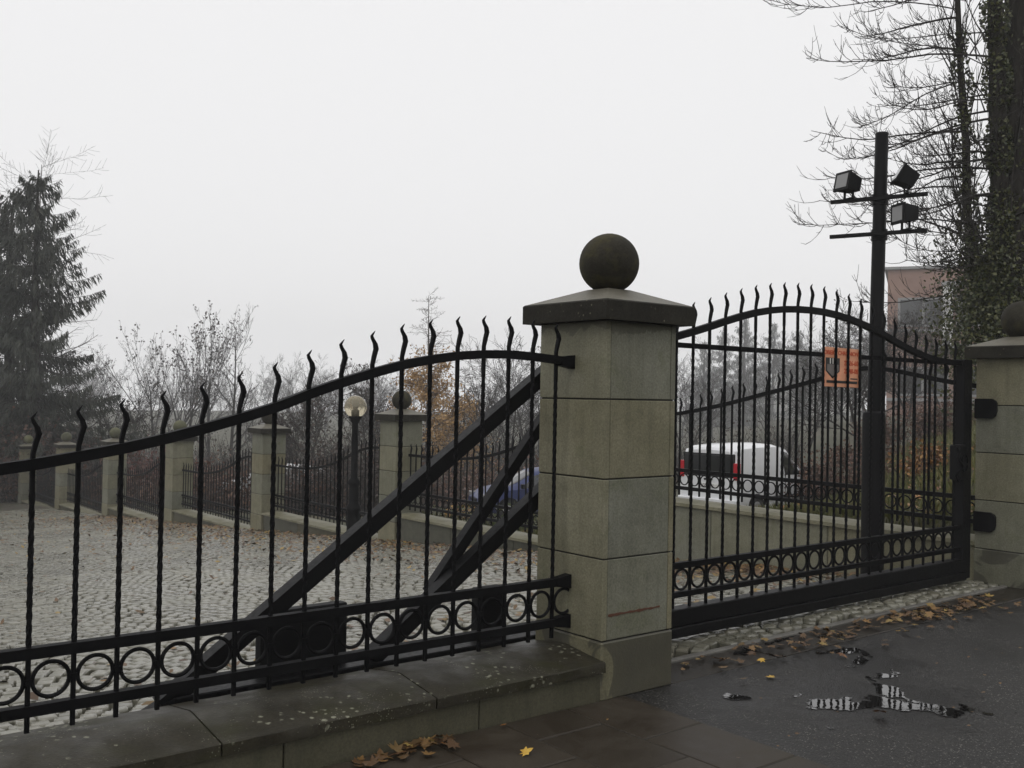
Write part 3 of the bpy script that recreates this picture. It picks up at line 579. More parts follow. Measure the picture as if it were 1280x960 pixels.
for k in range(7):
    a = W(PS[k], PO[k] + .262); e = W(PS[k + 1], PO[k + 1] - .262); L = float(np.linalg.norm((e - a)[:2])); ang = math.atan2(a[1] - e[1], a[0] - e[0])
    m_ = Matrix.Translation(Vector((a[0], a[1], CZ[k]))) @ Matrix.Rotation(ang, 4, 'Z'); L -= .004
    wl_ = thing('boundary_wall', wl_lab[k], 'wall', m_, 'low stone walls under the fence'); zb = float(fall(PO[k + 1])) - CZ[k] - .3
    nb = 3
    for j in range(nb):
        b = MB(); b.bbox((-L * (j + 1) / nb + (.004 if j < nb - 1 else 0), -.22, zb), (-L * j / nb - .004, .2, -.062), .008)
        obj('block', b.mesh('block', M_STONE if k == 0 else M_BLOCK), wl_)
    for j in range(2):
        b = MB(); b.prism([(-.26, -.06), (-.26, -.022), (0, 0), (.24, -.022), (.24, -.06)], -L * (j + 1) / 2 + .004, -L * j / 2 - .004, 0); obj('coping_stone', b.mesh('coping_stone', M_COPE2), wl_)
    b = MB(); b.box((-L / 2, 0, zb / 2 - .04), (L - .1, .36, -zb - .06)); obj('core', b.mesh('core', M_MORTAR), wl_)
    if k == 0: CUR[0] = PROF1; q0 = thing('fence_panel', fn_lab[k], 'fence', m_, 'iron fence panels'); panel(q0, L, .009, False, 22, False); CUR[0] = PROF
    elif p0 is None: p0 = thing('fence_panel', fn_lab[k], 'fence', m_, 'iron fence panels'); panel(p0, L, .009, False, 18, False)
    else: c_ = copy_tree(p0); c_.matrix_world = m_; c_['label'] = fn_lab[k]
# ---- sign on the fence behind the gate
def text_mesh(txt, size, mat, name='lettering', ext=.0008, sx=1.0, bold=.0):
    cu = bpy.data.curves.new('t', 'FONT'); cu.body = txt; cu.size = size; cu.align_x = 'CENTER'; cu.align_y = 'CENTER'; cu.extrude = ext; cu.offset = bold
    o = bpy.data.objects.new('t', cu); COL.objects.link(o); dg = bpy.context.evaluated_depsgraph_get()
    me = bpy.data.meshes.new_from_object(o.evaluated_get(dg)); bpy.data.objects.remove(o); bpy.data.curves.remove(cu)
    me.name = name; me.materials.clear(); me.materials.append(mat)
    me.transform(Matrix.Diagonal((sx, 1, 1, 1))); return me
sign_m = gate_m(3.168, .6665, 1.866) @ Matrix.Rotation(rad(.5), 4, 'Y') @ Matrix.Diagonal((1.03, 1, .78, 1))
sign = thing('warning_sign', 'faded orange square security sign with red print hung behind the bars of the gate', 'sign', sign_m)
b = MB(); b.bbox((-.235, -.004, -.195), (.235, .004, .195), .002); obj('board', b.mesh('board', M_SIGN), sign)
FLAT = Matrix.Rotation(rad(90), 4, 'X')
def on_sign(name, me, x, z, y=-.0055): q = obj(name, me, sign); q.matrix_local = Matrix.Translation((x, y, z)) @ FLAT; return q
on_sign('lettering', text_mesh('OBIEKT CHRONIONY', .058, M_SRED, sx=.84, bold=.0012), .0, .14)
on_sign('lettering', text_mesh('22-26-60', .068, M_SRED, sx=.75, bold=.0014), .115, .045)
on_sign('lettering', text_mesh('22-48-08', .068, M_SRED, sx=.75, bold=.0014), .115, -.035)
for nm, mt, poly, y0 in (('shield_outline', M_SBLK, [(-.09, .085), (.09, .085), (.09, -.045), (0, -.12), (-.09, -.045)], -.0046), ('shield_field', M_SGRY, [(-.074, .02), (.074, .02), (.074, -.04), (0, -.10), (-.074, -.04)], -.0066)):
    b = MB(); b.prism([(p[0] - .125, p[1] + .005) for p in poly], y0 - .001, y0, 1); obj(nm, b.mesh(nm, mt), sign)
on_sign('lettering', text_mesh('111', .075, M_SWHT, sx=.9, bold=.002), -.125, .055, -.0068)
b = MB(); b.box((.0, -.0052, -.145), (.40, .002, .026)); obj('print_bar', b.mesh('print_bar', M_SBLK), sign)
b = MB(); b.box((.155, -.0052, -.108), (.09, .002, .012)); obj('print_line', b.mesh('print_line', M_SBLK), sign)
# ================================================================== LAMPS
pz0 = -.10
fl = thing('floodlight_pole', 'tall black steel pole with three floodlights on two cross arms behind the gate', 'lamp post', at_m(3.425, 9.45, pz0))
b = MB(); b.lathe([(.105, -.2), (.105, 1.56), (.10, 1.60), (.085, 1.615)], 28); obj('base_sleeve', b.mesh('base_sleeve', M_BEAM, .6), fl)
b = MB(); b.tube([(0, 0, 1.6), (.02, 0, 3.0), (.04, 0, 4.235)], [.064, .062, .060], 24); b.lathe([(.062, 0), (.062, .01), (.05, .022)], 24, (.04, 0, 4.235)); obj('shaft', b.mesh('shaft', M_BEAM, .6), fl)
for cx, z_ in ((.028, 3.235), (.031, 3.57)): b = MB(); b.lathe([(.074, 0), (.074, .10)], 24, (cx, 0, z_)); obj('clamp', b.mesh('clamp', M_BEAM, .6), fl)
ax = np.array((.84, -.54, 0)); ay = np.array((.54, .84, 0))
for z_, cx in ((3.62, .03), (3.285, .028)):
    p = np.array((cx, 0, z_)) - ay * .08; b = MB(); Rm = np.stack([ax, ay, (0, 0, 1)], 1); b.box(p, (.88, .035, .035), Rm); obj('cross_arm', b.mesh('cross_arm', M_BEAM), fl)
def flood(t_, zarm, yaw, pitch, name='floodlight'):
    base = np.array((.03, 0, zarm + .018)) + ax * t_ - ay * .08
    m_ = Matrix.Translation(Vector(base)) @ Matrix.Rotation(yaw, 4, 'Z')
    r_ = obj(name, None, fl) if False else None
    b = MB(); T = np.array(Matrix.Rotation(pitch, 3, 'X')); cz = .145
    def tr(P_): return np.array(P_) @ T.T + np.array((0, 0, cz))
    w, h = .092, .085
    P_ = [(-w, -.075, -h), (w, -.075, -h), (w, -.075, h), (-w, -.075, h), (-w * .78, .085, -h * .7), (w * .78, .085, -h * .7), (w * .78, .085, h * .8), (-w * .78, .085, h * .8)]
    b.add(tr(P_), [(0, 1, 2, 3), (7, 6, 5, 4), (0, 4, 5, 1), (1, 5, 6, 2), (2, 6, 7, 3), (3, 7, 4, 0)])
    b.add(tr([(-w - .008, -.09, -h - .008), (w + .008, -.09, -h - .008), (w + .008, -.09, h + .008), (-w - .008, -.09, h + .008), (-w - .008, -.07, -h - .008), (w + .008, -.07, -h - .008), (w + .008, -.07, h + .008), (-w - .008, -.07, h + .008)]), [(0, 1, 2, 3), (7, 6, 5, 4), (0, 4, 5, 1), (1, 5, 6, 2), (2, 6, 7, 3), (3, 7, 4, 0)])
    h_ = obj('floodlight', b.mesh('floodlight', M_PLAST), fl); h_.matrix_local = m_
    g = MB(); gw = w - .018; gh = h - .018; g.add(tr([(-gw, -.093, -gh), (gw, -.093, -gh), (gw, -.093, gh), (-gw, -.093, gh), (-gw, -.089, -gh), (gw, -.089, -gh), (gw, -.089, gh), (-gw, -.089, gh)]), [(0, 1, 2, 3), (7, 6, 5, 4), (0, 4, 5, 1), (1, 5, 6, 2), (2, 6, 7, 3), (3, 7, 4, 0)]); obj('lens', g.mesh('lens', M_LAMP), h_)
    g = MB()
    for sx in (-1, 1): g.box((sx * .055, 0, .035), (.022, .012, .075))
    g.box((0, 0, .004), (.14, .03, .01)); obj('stirrup', g.mesh('stirrup', M_PLAST), h_)
flood(-.27, 3.62, rad(-66), rad(-12)); flood(.25, 3.62, rad(-96), rad(-30)); flood(.25, 3.285, rad(-76), rad(0))
lx, ly = -2.77, 17.75; lz = land_xy(lx, ly) if False else float(fall(so_of(lx, ly)[1]))
lp = thing('globe_lamp', 'black park lamp post with pale glass globe in the courtyard', 'lamp post', at_m(lx, ly, lz))
gz = 1.36 - lz
b = MB(); b.lathe([(.15, -.1), (.15, .08), (.12, .14), (.11, .5), (.13, .53), (.13, .58), (.09, .64), (.085, .95), (.11, .99), (.11, 1.03), (.065, 1.09), (.055, gz - .30), (.08, gz - .26), (.09, gz - .22), (.12, gz - .19), (.12, gz - .165)], 20); obj('post', b.mesh('post', M_IRON, .7), lp)
b = MB(); R = .20; b.lathe([(R * math.sin(a_), -R * math.cos(a_)) for a_ in np.linspace(.55, math.pi - .03, 22)], 32, (0, 0, gz)); obj('globe', b.mesh('globe', M_GLOBE, 4), lp)
b = MB(); b.lathe([(.06, -.17), (.06, -.05), (.035, -.04), (.035, .0)], 14, (0, 0, gz)); sk = obj('socket', b.mesh('socket', M_PLAST, .7), lp)
b = MB(); b.lathe([(.03, 0), (.05, .03), (.05, .11), (.02, .14)], 14, (0, 0, gz)); obj('bulb', b.mesh('bulb', M_BULB, .7), lp)
# ================================================================== VEHICLES
def loft(stations, sect):                        # stations: x, then section rows of (y, z) from sill up to the roof's middle
    return np.array([[(x, y, z) for (y, z) in sec] for x, sec in zip(stations, sect)])
def section(zb, zbelt, zroof, wb, wbelt, wroof):
    return [(wb * .94, zb), (wb, zb + .10), (wb * 1.01, (zb + zbelt) / 2), (wbelt, zbelt), (wbelt + (wroof - wbelt) * .55, zbelt + (zroof - zbelt) * .55), (wroof, zroof - .07 * min(1, (zroof - zbelt) / .3)), (wroof * .82, zroof - .015), (0, zroof + .015)]
def surf(G, i, j, side, off=0.0):
    i0 = int(min(max(math.floor(i), 0), G.shape[0] - 2)); j0 = int(min(max(math.floor(j), 0), G.shape[1] - 2)); a, c = i - i0, j - j0
    p = (G[i0, j0] * (1 - a) + G[i0 + 1, j0] * a) * (1 - c) + (G[i0, j0 + 1] * (1 - a) + G[i0 + 1, j0 + 1] * a) * c
    du = G[i0 + 1, j0] - G[i0, j0]; dv = G[i0, j0 + 1] - G[i0, j0]; n_ = np.cross(du, dv); n_ = n_ / (np.linalg.norm(n_) + 1e-9)
    if n_[1] * (1 if abs(n_[1]) > .05 else 0) < 0 or (abs(n_[1]) <= .05 and n_[2] < 0): n_ = -n_
    p = p + n_ * off; return np.array((p[0], p[1] * side, p[2]))
def patch(mb, G, quad, side, off=.006, n=5, m=0):  # quad: four (i, j) corners
    q = np.array(quad, float); v = []
    for a in np.linspace(0, 1, n):
        for c in np.linspace(0, 1, n):
            ij = (q[0] * (1 - a) + q[1] * a) * (1 - c) + (q[3] * (1 - a) + q[2] * a) * c; v.append(surf(G, ij[0], ij[1], side, off))
    return mb.add(v, [(r_ * n + k, r_ * n + n + k, r_ * n + n + k + 1, r_ * n + k + 1) for r_ in range(n - 1) for k in range(n - 1)], m)
def vehicle(root, G, paint, wheels, wr, side_glass, front_glass, rear_glass, rear, tail, head):
    ni, nj = G.shape[:2]; v = []; f = []
    for s_ in (1, -1):
        b0 = len(v); v += [tuple(p * np.array((1, s_, 1))) for p in G.reshape(-1, 3)]
        f += [(b0 + i * nj + j, b0 + (i + 1) * nj + j, b0 + (i + 1) * nj + j + 1, b0 + i * nj + j + 1) for i in range(ni - 1) for j in range(nj - 1)]
    k = ni * nj
    for e in (0, ni - 1): f.append(tuple([e * nj + j for j in range(nj)] + [k + e * nj + j for j in range(nj - 2, -1, -1)]))
    f += [(i * nj, (i + 1) * nj, k + (i + 1) * nj, k + i * nj) for i in range(ni - 1)]
    b = MB(); b.add(v, f); obj('body', b.mesh('body', paint, .45), root)
    for q in side_glass:
        for s_ in (1, -1): b = MB(); patch(b, G, q, s_); obj('side_window', b.mesh('side_window', M_GLASS, 4), root)
    b = MB(); [patch(b, G, front_glass, s_, .008) for s_ in (1, -1)]; obj('windscreen', b.mesh('windscreen', M_GLASS, 4), root)
    if rear_glass: b = MB(); b.add(rear_glass, [tuple(range(len(rear_glass)))]); obj('rear_window', b.mesh('rear_window', M_GLASS), root)
    for (x, y) in wheels:
        b = MB(); prof = [(wr * .62, -.1), (wr * .93, -.1), (wr, -.06), (wr, .06), (wr * .93, .1), (wr * .62, .1)]; b.lathe(prof, 24)
        R90 = np.array(Matrix.Rotation(rad(90), 3, 'X')); b.v = [tuple(np.array(p) @ R90.T + np.array((x, y, wr))) for p in b.v]; wh = obj('wheel', b.mesh('wheel', M_TYRE, .6), root)
        b = MB(); b.lathe([(wr * .6, -.103), (wr * .62, -.09), (wr * .62, .09), (wr * .6, .103)], 18); b.v = [tuple(np.array(p) @ R90.T + np.array((x, y, wr))) for p in b.v]; obj('rim', b.mesh('rim', M_RIM, .6), wh)
        b = MB(); sgn = 1 if y > 0 else -1; b.lathe([(wr + .05, -.02), (wr + .05, .02)], 24); b.v = [tuple(np.array(p) @ R90.T + np.array((x, y + sgn * .075, wr + .015))) for p in b.v]; obj('wheel_arch', b.mesh('wheel_arch', M_PLAST), root)
    for bx_ in rear: b = MB(); b.bbox(bx_[1], bx_[2], .02); obj(bx_[0], b.mesh(bx_[0], bx_[3]), root)
    for bx_ in tail: b = MB(); b.bbox(bx_[0], bx_[1], .015); obj('tail_light', b.mesh('tail_light', M_REDL_), root)
    for bx_ in head: b = MB(); b.bbox(bx_[0], bx_[1], .02); obj('headlight', b.mesh('headlight', M_LAMP), root)
# --- white van seen from behind (local +x forward)
xs_ = [0, .06, .25, 1.0, 1.9, 2.45, 2.9, 3.35, 3.75, 4.05, 4.22]
ss_ = [section(.30, 1.02, 1.70, .80, .80, .66), section(.26, 1.02, 1.76, .85, .85, .69), section(.24, 1.02, 1.80, .87, .87, .70), section(.22, 1.02, 1.83, .88, .88, .71), section(.22, 1.02, 1.83, .88, .88, .71), section(.22, 1.02, 1.74, .88, .88, .68),
       section(.22, 1.02, 1.42, .88, .88, .66), section(.22, 1.0, 1.12, .87, .85, .72), section(.24, .94, 1.0, .86, .83, .7), section(.28, .82, .88, .82, .78, .62), section(.34, .68, .72, .74, .7, .55)]
G = loft(xs_, ss_)
vx, vy = 5.75, 24.6; vz = land_xy(vx, vy)
van = thing('parked_van', 'white panel van with dark rear window parked beyond the gate', 'van', at_m(vx - 1.0, vy - .6, vz, rad(90 - 44)))
def rg(z0, z1, w0, w1): return [(-.035 + (z0 - 1) * .0, w0, z0), (-.012, w1, z1), (-.012, -w1, z1), (-.035, -w0, z0)]
vehicle(van, G, M_WHITE, [(.72, .80), (.72, -.80), (3.42, .80), (3.42, -.80)], .31,
        [[(4.35, 3.1), (6.1, 3.1), (5.6, 4.75), (4.45, 4.75)], [(6.25, 3.1), (7.0, 3.1), (6.3, 4.3), (5.8, 4.75)]], [(5.35, 7), (6.75, 7), (6.75, 5.3), (5.35, 5.6)],
        None, [('rear_bumper', (-.10, -.82, .30), (.05, .82, .56), M_WHITE), ('window_frame', (-.014, -.72, 1.06), (.03, .72, 1.63), M_PLAST), ('rear_window', (-.022, -.68, 1.10), (.03, .68, 1.60), M_GLASS), ('front_bumper', (4.1, -.74, .28), (4.3, .74, .55), M_PLAST), ('number_plate', (-.025, -.26, .80), (.02, .26, .91), M_PLATE),
               ('door_seam', (-.004, -.006, .58), (.02, .006, 1.66), M_PLAST), ('wing_mirror', (2.95, -1.06, 1.04), (3.12, -.88, 1.24), M_PLAST), ('wing_mirror', (2.95, .88, 1.04), (3.12, 1.06, 1.24), M_PLAST), ('door_trim', (1.1, -.905, .50), (3.0, -.885, .58), M_PLAST), ('door_seam', (2.08, -.892, .3), (2.095, -.87, 1.1), M_PLAST), ('door_seam', (2.98, -.892, .32), (2.995, -.86, 1.02), M_PLAST), ('door_handle', (2.15, -.91, .93), (2.3, -.88, .97), M_PLAST), ('rear_wiper', (-.034, -.05, 1.12), (-.022, .38, 1.14), M_PLAST), ('bumper_strip', (-.112, -.8, .40), (-.09, .8, .47), M_PLAST), ('door_handle', (-.03, -.12, .98), (-.01, .12, 1.03), M_PLAST)],
        [((-.03, -.83, 1.02), (.09, -.69, 1.42)), ((-.03, .69, 1.02), (.09, .83, 1.42))], [((4.02, -.74, .66), (4.2, -.5, .82)), ((4.02, .5, .66), (4.2, .74, .82))])
q = obj('lettering', text_mesh('GP 80LJ', .10, M_SBLK, sx=.95), van); q.matrix_local = Matrix.Translation((-.0275, 0, .855)) @ Matrix.Rotation(rad(-90), 4, 'Z') @ FLAT
# --- blue hatchback, front to the left
xs_ = [0, .12, .5, 1.0, 1.7, 2.3, 2.75, 3.2, 3.65, 3.9, 4.0]
ss_ = [section(.36, .84, .9, .68, .68, .52), section(.28, .9, 1.15, .76, .76, .56), section(.24, .92, 1.36, .82, .82, .56), section(.22, .92, 1.46, .83, .83, .57), section(.2, .91, 1.48, .84, .84, .58), section(.2, .9, 1.40, .84, .84, .57), section(.2, .89, 1.16, .84, .83, .6), section(.2, .86, .95, .83, .8, .64), section(.23, .8, .84, .8, .75, .6), section(.28, .66, .7, .72, .66, .5), section(.34, .58, .61, .62, .58, .45)]
G2 = loft(xs_, ss_)
def hatchback(root, paint):
    vehicle(root, G2, paint, [(.72, .76), (.72, -.76), (3.2, .76), (3.2, -.76)], .30, [[(1.5, 3.15), (3.7, 3.15), (3.8, 4.8), (2.2, 4.8)], [(3.9, 3.15), (6.0, 3.15), (5.3, 4.7), (4.0, 4.8)]], [(5.2, 7), (6.8, 7), (6.8, 5.35), (5.2, 5.6)], None,
        [('rear_bumper', (-.06, -.7, .3), (.08, .7, .52), paint), ('front_bumper', (3.86, -.66, .26), (4.06, .66, .46), M_PLAST), ('grille', (3.95, -.3, .50), (4.035, .3, .60), M_PLAST), ('wing_mirror', (2.72, -.99, .92), (2.86, -.84, 1.05), M_PLAST), ('wing_mirror', (2.72, .84, .92), (2.86, .99, 1.05), M_PLAST)],
        [((-.02, -.7, .78), (.1, -.58, 1.0)), ((-.02, .58, .78), (.1, .7, 1.0))], [((3.78, -.68, .58), (3.98, -.44, .74)), ((3.78, .44, .58), (3.98, .68, .74))])
bz = land_xy(1.3, 30)
car = thing('parked_car', 'blue hatchback behind the gate braces, facing left', 'car', at_m(2.75, 30.6, bz - .12, rad(198)), 'parked cars'); hatchback(car, M_BLUE)
c3 = copy_tree(car); c3.matrix_world = at_m(-6.3, 35.0, land_xy(-7, 35) + .1, rad(170)); c3['label'] = 'silver car seen through the fence left of the globe lamp'
for c_, mt in ((c3, M_SILVER),):
    for ch in c_.children:
        if ch.name.split('.')[0] in ('body', 'rear_bumper'): ch.data = ch.data.copy(); ch.data.materials[0] = mt
# ================================================================== BUILDINGS
bl = thing('terracotta_building', 'hazy terracotta block with grey window band and white post behind the ivy tree', 'building', at_m(38.3, 92, land_xy(38.3, 92), rad(-22))); bl.scale = (2, 2, 2)
H_ = (14.0 - land_xy(38.3, 92)) / 2
b = MB(); b.box((3.4, 4, H_ / 2), (10.4, 8, H_)); obj('wall', b.mesh('wall', M_TERRA), bl)
b = MB(); b.box((3.4, 4, H_ + .06), (10.7, 8.3, .12)); obj('parapet', b.mesh('parapet', M_GREYW), bl)
for zc in (H_ - 2.0, H_ - 5.2):
    for j in range(4):
        x0 = -1.35 + j * 2.5; b = MB(); b.box((x0 + 1.1, -.03, zc), (2.2, .1, 1.35)); wf = obj('window', b.mesh('window', M_GREYW), bl)
        for i in range(2): b = MB(); b.box((x0 + .58 + i * 1.04, -.085, zc), (.94, .03, 1.15)); obj('pane', b.mesh('pane', M_GLASS), wf)
    b = MB(); b.box((3.4, -.08, zc - .85), (10.4, .16, .14)); obj('ledge', b.mesh('ledge', M_GREYW), bl)
b = MB(); b.box((.78, -.35, H_ - 2.2), (.42, .42, 2.8)); obj('white_post', b.mesh('white_post', M_WHITEW), bl)
b = MB(); b.box((1.9, -.5, H_ - 3.65), (3.2, 1.0, .22)); obj('canopy', b.mesh('canopy', M_GREYW), bl)
b = MB(); b.box((1.9, -.4, H_ - .75), (2.8, .6, .16)); obj('upper_canopy', b.mesh('upper_canopy', M_GREYW), bl)
dh = thing('domed_house', 'far grey house with rounded roof fading in the fog', 'house', at_m(63.3, 204, -5.5)); dh.scale = (1.5, 1.5, 1.5)
b = MB(); b.box((0, 4, 4.3), (9, 8, 8.6)); obj('wall', b.mesh('wall', M_WHITEW), dh)
b = MB(); b.lathe([(5.2, 8.6), (5.0, 9.0), (3.0, 9.2), (2.8, 10.2), (2.2, 11.2), (1.2, 11.8), (.1, 12.0)], 28, (0, 4, 0)); obj('roof', b.mesh('roof', M_GREYW, .8), dh)
for j in (-2.6, 0, 2.6):
    for zc in (2.5, 5.6): b = MB(); b.box((j, -.03, zc), (1.1, .1, 1.6)); obj('window', b.mesh('window', M_GLASS), dh)
gh = thing('white_house', 'white rendered wall with dark roof cut off by the left edge', 'house', at_m(-17.55, 32.6, float(fall(so_of(-17, 32.6)[1])) - .2, rad(35)))
b = MB(); b.box((-2.0, 1.5, 1.9), (4.0, 3.0, 3.8)); obj('wall', b.mesh('wall', M_WHITEW), gh)
b = MB(); b.prism([(-4.25, 3.75), (.22, 3.75), (.22, 3.83), (-2.0, 5.3), (-4.25, 3.83)], -.25, 3.25, 1); obj('roof', b.mesh('roof', M_ROOF), gh)
b = MB(); b.box((-2.0, -.02, 2.2), (1.0, .08, 1.3)); wf = obj('window', b.mesh('window', M_WHITEW), gh); b = MB(); b.box((-2.0, -.065, 2.2), (.84, .02, 1.14)); obj('pane', b.mesh('pane', M_GLASS), wf)
# ================================================================== TREES
def tubes_np(lines, sides=4):
    """lines: list of (pts (k,3), radii (k,)) -> verts, quads; vectorised over lines of one length"""
    by = {}
    for p, r in lines: by.setdefault(len(p), []).append((p, r))
    VV, FF, base = [], [], 0
    for k, ls in by.items():
        P = np.array([l[0] for l in ls], float); R_ = np.array([l[1] for l in ls], float); n_ = len(ls)
        T = np.empty_like(P); T[:, 1:-1] = P[:, 2:] - P[:, :-2]; T[:, 0] = P[:, 1] - P[:, 0]; T[:, -1] = P[:, -1] - P[:, -2]
        T /= np.linalg.norm(T, axis=-1, keepdims=True) + 1e-9
        ref = np.where(np.abs(T[..., 2:3]) > .9, np.array((1.0, 0, 0)), np.array((0, 0, 1.0)))
        A = np.cross(T, ref); A /= np.linalg.norm(A, axis=-1, keepdims=True) + 1e-9; B = np.cross(T, A)
        q = 2 * np.pi * np.arange(sides) / sides
        V = P[:, :, None, :] + R_[:, :, None, None] * (A[:, :, None, :] * np.cos(q)[None, None, :, None] + B[:, :, None, :] * np.sin(q)[None, None, :, None])
        VV.append(V.reshape(-1, 3)); i0 = (np.arange(n_) * k * sides)[:, None, None] + (np.arange(k - 1) * sides)[None, :, None]; j = np.arange(sides)[None, None, :]; j2 = (j + 1) % sides
        FF.append(np.stack([i0 + j, i0 + j2, i0 + sides + j2, i0 + sides + j], -1).reshape(-1, 4) + base); base += n_ * k * sides
    return np.concatenate(VV), np.concatenate(FF)
def quads_np(C, D, N, ln, wd, bend=.0):
    """leaf blades: centre C, axis D, side N (n,3), length and width (n,); kite-shaped"""
    D = D / (np.linalg.norm(D, axis=1, keepdims=True) + 1e-9); N = np.cross(D, N); N /= np.linalg.norm(N, axis=1, keepdims=True) + 1e-9
    ln = np.broadcast_to(ln, len(C))[:, None]; wd = np.broadcast_to(wd, len(C))[:, None]
    V = np.stack([C - D * ln * .5, C + N * wd * .5 + D * ln * .05, C + D * ln * .5, C - N * wd * .5 - D * ln * .05], 1).reshape(-1, 3)
    return V, np.arange(len(C) * 4).reshape(-1, 4)
def rdir(r, n): v = r.normal(size=(n, 3)); return v / np.linalg.norm(v, axis=1, keepdims=True)
def grow(r, p, d, L, rad_, lev, cfg, out):
    k = 6 if lev < 2 else 4; pts = [np.array(p, float)]; d = np.array(d, float); d /= np.linalg.norm(d)
    dirs = []
    for i in range(k - 1):
        d = d + r.normal(0, cfg['wob'], 3) + np.array((0, 0, cfg['up'][min(lev, len(cfg['up']) - 1)] * (1 / (k - 1)))); d /= np.linalg.norm(d); dirs.append(d)
        pts.append(pts[-1] + d * L / (k - 1))
    pts = np.array(pts); end = (.08 if lev == 0 else .35) if lev < cfg['lev'] else .3; rr_ = rad_ * np.linspace(1, end, k); out.append((pts, np.maximum(rr_, cfg['rmin']), lev))
    if lev >= cfg['lev']: return
    n_ = cfg['n'][lev]; t0 = cfg['t0'][lev]
    for c in range(n_):
        t_ = t0 + (1 - t0) * (c + r.uniform(.1, .9)) / n_; x = t_ * (k - 1); i = min(int(x), k - 2); q = pts[i] * (1 - (x - i)) + pts[i + 1] * (x - i)
        ax_ = np.cross(dirs[i], rdir(r, 1)[0]); ax_ /= np.linalg.norm(ax_) + 1e-9; an = cfg['ang'][lev] * r.uniform(.75, 1.25)
        nd = dirs[i] * math.cos(an) + ax_ * math.sin(an)
        grow(r, q, nd, L * cfg['len'][lev] * r.uniform(.7, 1.2) * (1.15 - cfg.get('tap', .55) * t_), np.interp(x, np.arange(k), rr_) * cfg['rr'], lev + 1, cfg, out)
CFG = dict(wob=.10, up=[.1, .35, .35, .2], lev=3, n=[11, 7, 6], t0=[.25, .2, .15], ang=[.75, .7, .7], len=[.5, .5, .5], rr=.6, rmin=.006)
def bare_mesh(seed, H, r0, cfg=CFG, lean=(0, 0, 1), sides=(6, 3), stems=1):
    r = np.random.default_rng(seed); out = []
    for s_ in range(stems):
        d = np.array(lean, float) + (rdir(r, 1)[0] * np.array((.35, .35, 0)) if stems > 1 else 0); grow(r, (r.normal(0, .1), r.normal(0, .1), -.3) if stems > 1 else (0, 0, -.3), d, H * (.75 if stems == 1 else r.uniform(.55, .8)), r0, 0, cfg, out)
    tr = [(p, q) for p, q, l in out if l == 0]; cr = [(p, q) for p, q, l in out if l > 0]
    return tr, cr
def tree_thing(name, label, cat, m, trunk, crown, leaf=None, bark=M_BARK, twig=M_TWIG, leafmat_=None, group=None):
    t_ = thing(name, label, cat, m, group); v, f = tubes_np(trunk, 7); obj('trunk', np_mesh('trunk', v, f, bark, smooth=4), t_)
    v, f = tubes_np(crown, 3); obj('crown', np_mesh('crown', v, f, twig), t_)
    if leaf is not None: obj('foliage', np_mesh('foliage', leaf[0], leaf[1], leafmat_), t_)
    return t_
def leaves_on(r, lines, n, size, spread=.05, droop=.4):
    tips = np.array([p[r.integers(1, len(p))] for p, q in (lines[i] for i in r.integers(0, len(lines), n))]); C = tips + r.normal(0, spread, (n, 3)); D = rdir(r, n); D[:, 2] -= droop
    return quads_np(C, D, rdir(r, n), size * r.uniform(.6, 1.3, n), size * .7 * r.uniform(.6, 1.3, n))
def gz_(x, y): return land_xy(x, y)
def at_px(px_, Zd): return (px_ - 640) / F_PX * Zd
# ---- drooping spruces
def spruce(seed, H, wmax, dens=1.0, stem=1, droop=.35, spray=.34):
    r = np.random.default_rng(seed); trunk = [(np.array([(0, 0, -.4), (r.normal(0, .06), r.normal(0, .06), H * .35), (r.normal(0, .1), r.normal(0, .1), H * .7), (0, 0, H)]), np.array((.022, .017, .009, .002)) * H)]
    crown, C, D, ln = [], [], [], []
    for z_ in np.arange(H * .06, H * .985, .33 / dens):
        fr = 1 - z_ / H; nb_ = int(5 + 3 * fr)
        for i in range(nb_):
            a_ = r.uniform(0, 6.28); L = wmax * (fr ** .72) * r.uniform(.3, 1.25) + .36; d0 = np.array((math.cos(a_), math.sin(a_), .35 - .6 * fr)); p = np.array((0, 0, z_)); pts = [p]
            for k in range(4): d0 = d0 + np.array((0, 0, (-.12 if k < 2 else .34) * droop * 2)); d0 /= np.linalg.norm(d0); p = p + d0 * L / 4; pts.append(p)
            pts = np.array(pts); crown.append((pts, np.linspace(.022, .005, 5) * (L / wmax + .4)))
            m_ = int((16 + 105 * L / 3) * dens); t_ = r.uniform(.12, 1, m_) ** .8; x = t_ * 4; i0 = np.minimum(x.astype(int), 3); q = pts[i0] + (pts[i0 + 1] - pts[i0]) * (x - i0)[:, None]
            side = np.cross(d0, (0, 0, 1)); side /= np.linalg.norm(side) + 1e-9; wv = r.uniform(-1, 1, m_)[:, None] * (L * .09 + .06) * (1.1 - t_)[:, None]
            hang = r.uniform(.08, 1, m_) ** 1.5 * spray * (1.15 - .6 * t_); q = q + side * wv + np.array((0, 0, -1.0)) * (hang * .6)[:, None]
            C.append(q); D.append(np.tile((0, 0, -1.0), (m_, 1)) + d0 * .45 + side * wv * .8 + r.normal(0, .25, (m_, 3))); ln.append(hang + .12)
    C = np.concatenate(C); D = np.concatenate(D); ln = np.concatenate(ln); n_ = len(C)
    return trunk, crown, quads_np(C, D, rdir(r, n_), ln * 1.0, ln * .09 + .018)
def place(x, y, rz=0.0): return at_m(x, y, gz_(x, y), rz)
sx, sy = at_px(42, 41), 41
tree_thing('spruce_tree', 'large dark spruce with drooping sprays, right one of the pair at the left edge', 'tree', place(sx, sy), *spruce(1, 13.5, 4.6, 1.1, spray=.62), leafmat_=M_NEEDLE, group='dark spruces on the left')
sx, sy = at_px(12, 45.5), 45.5
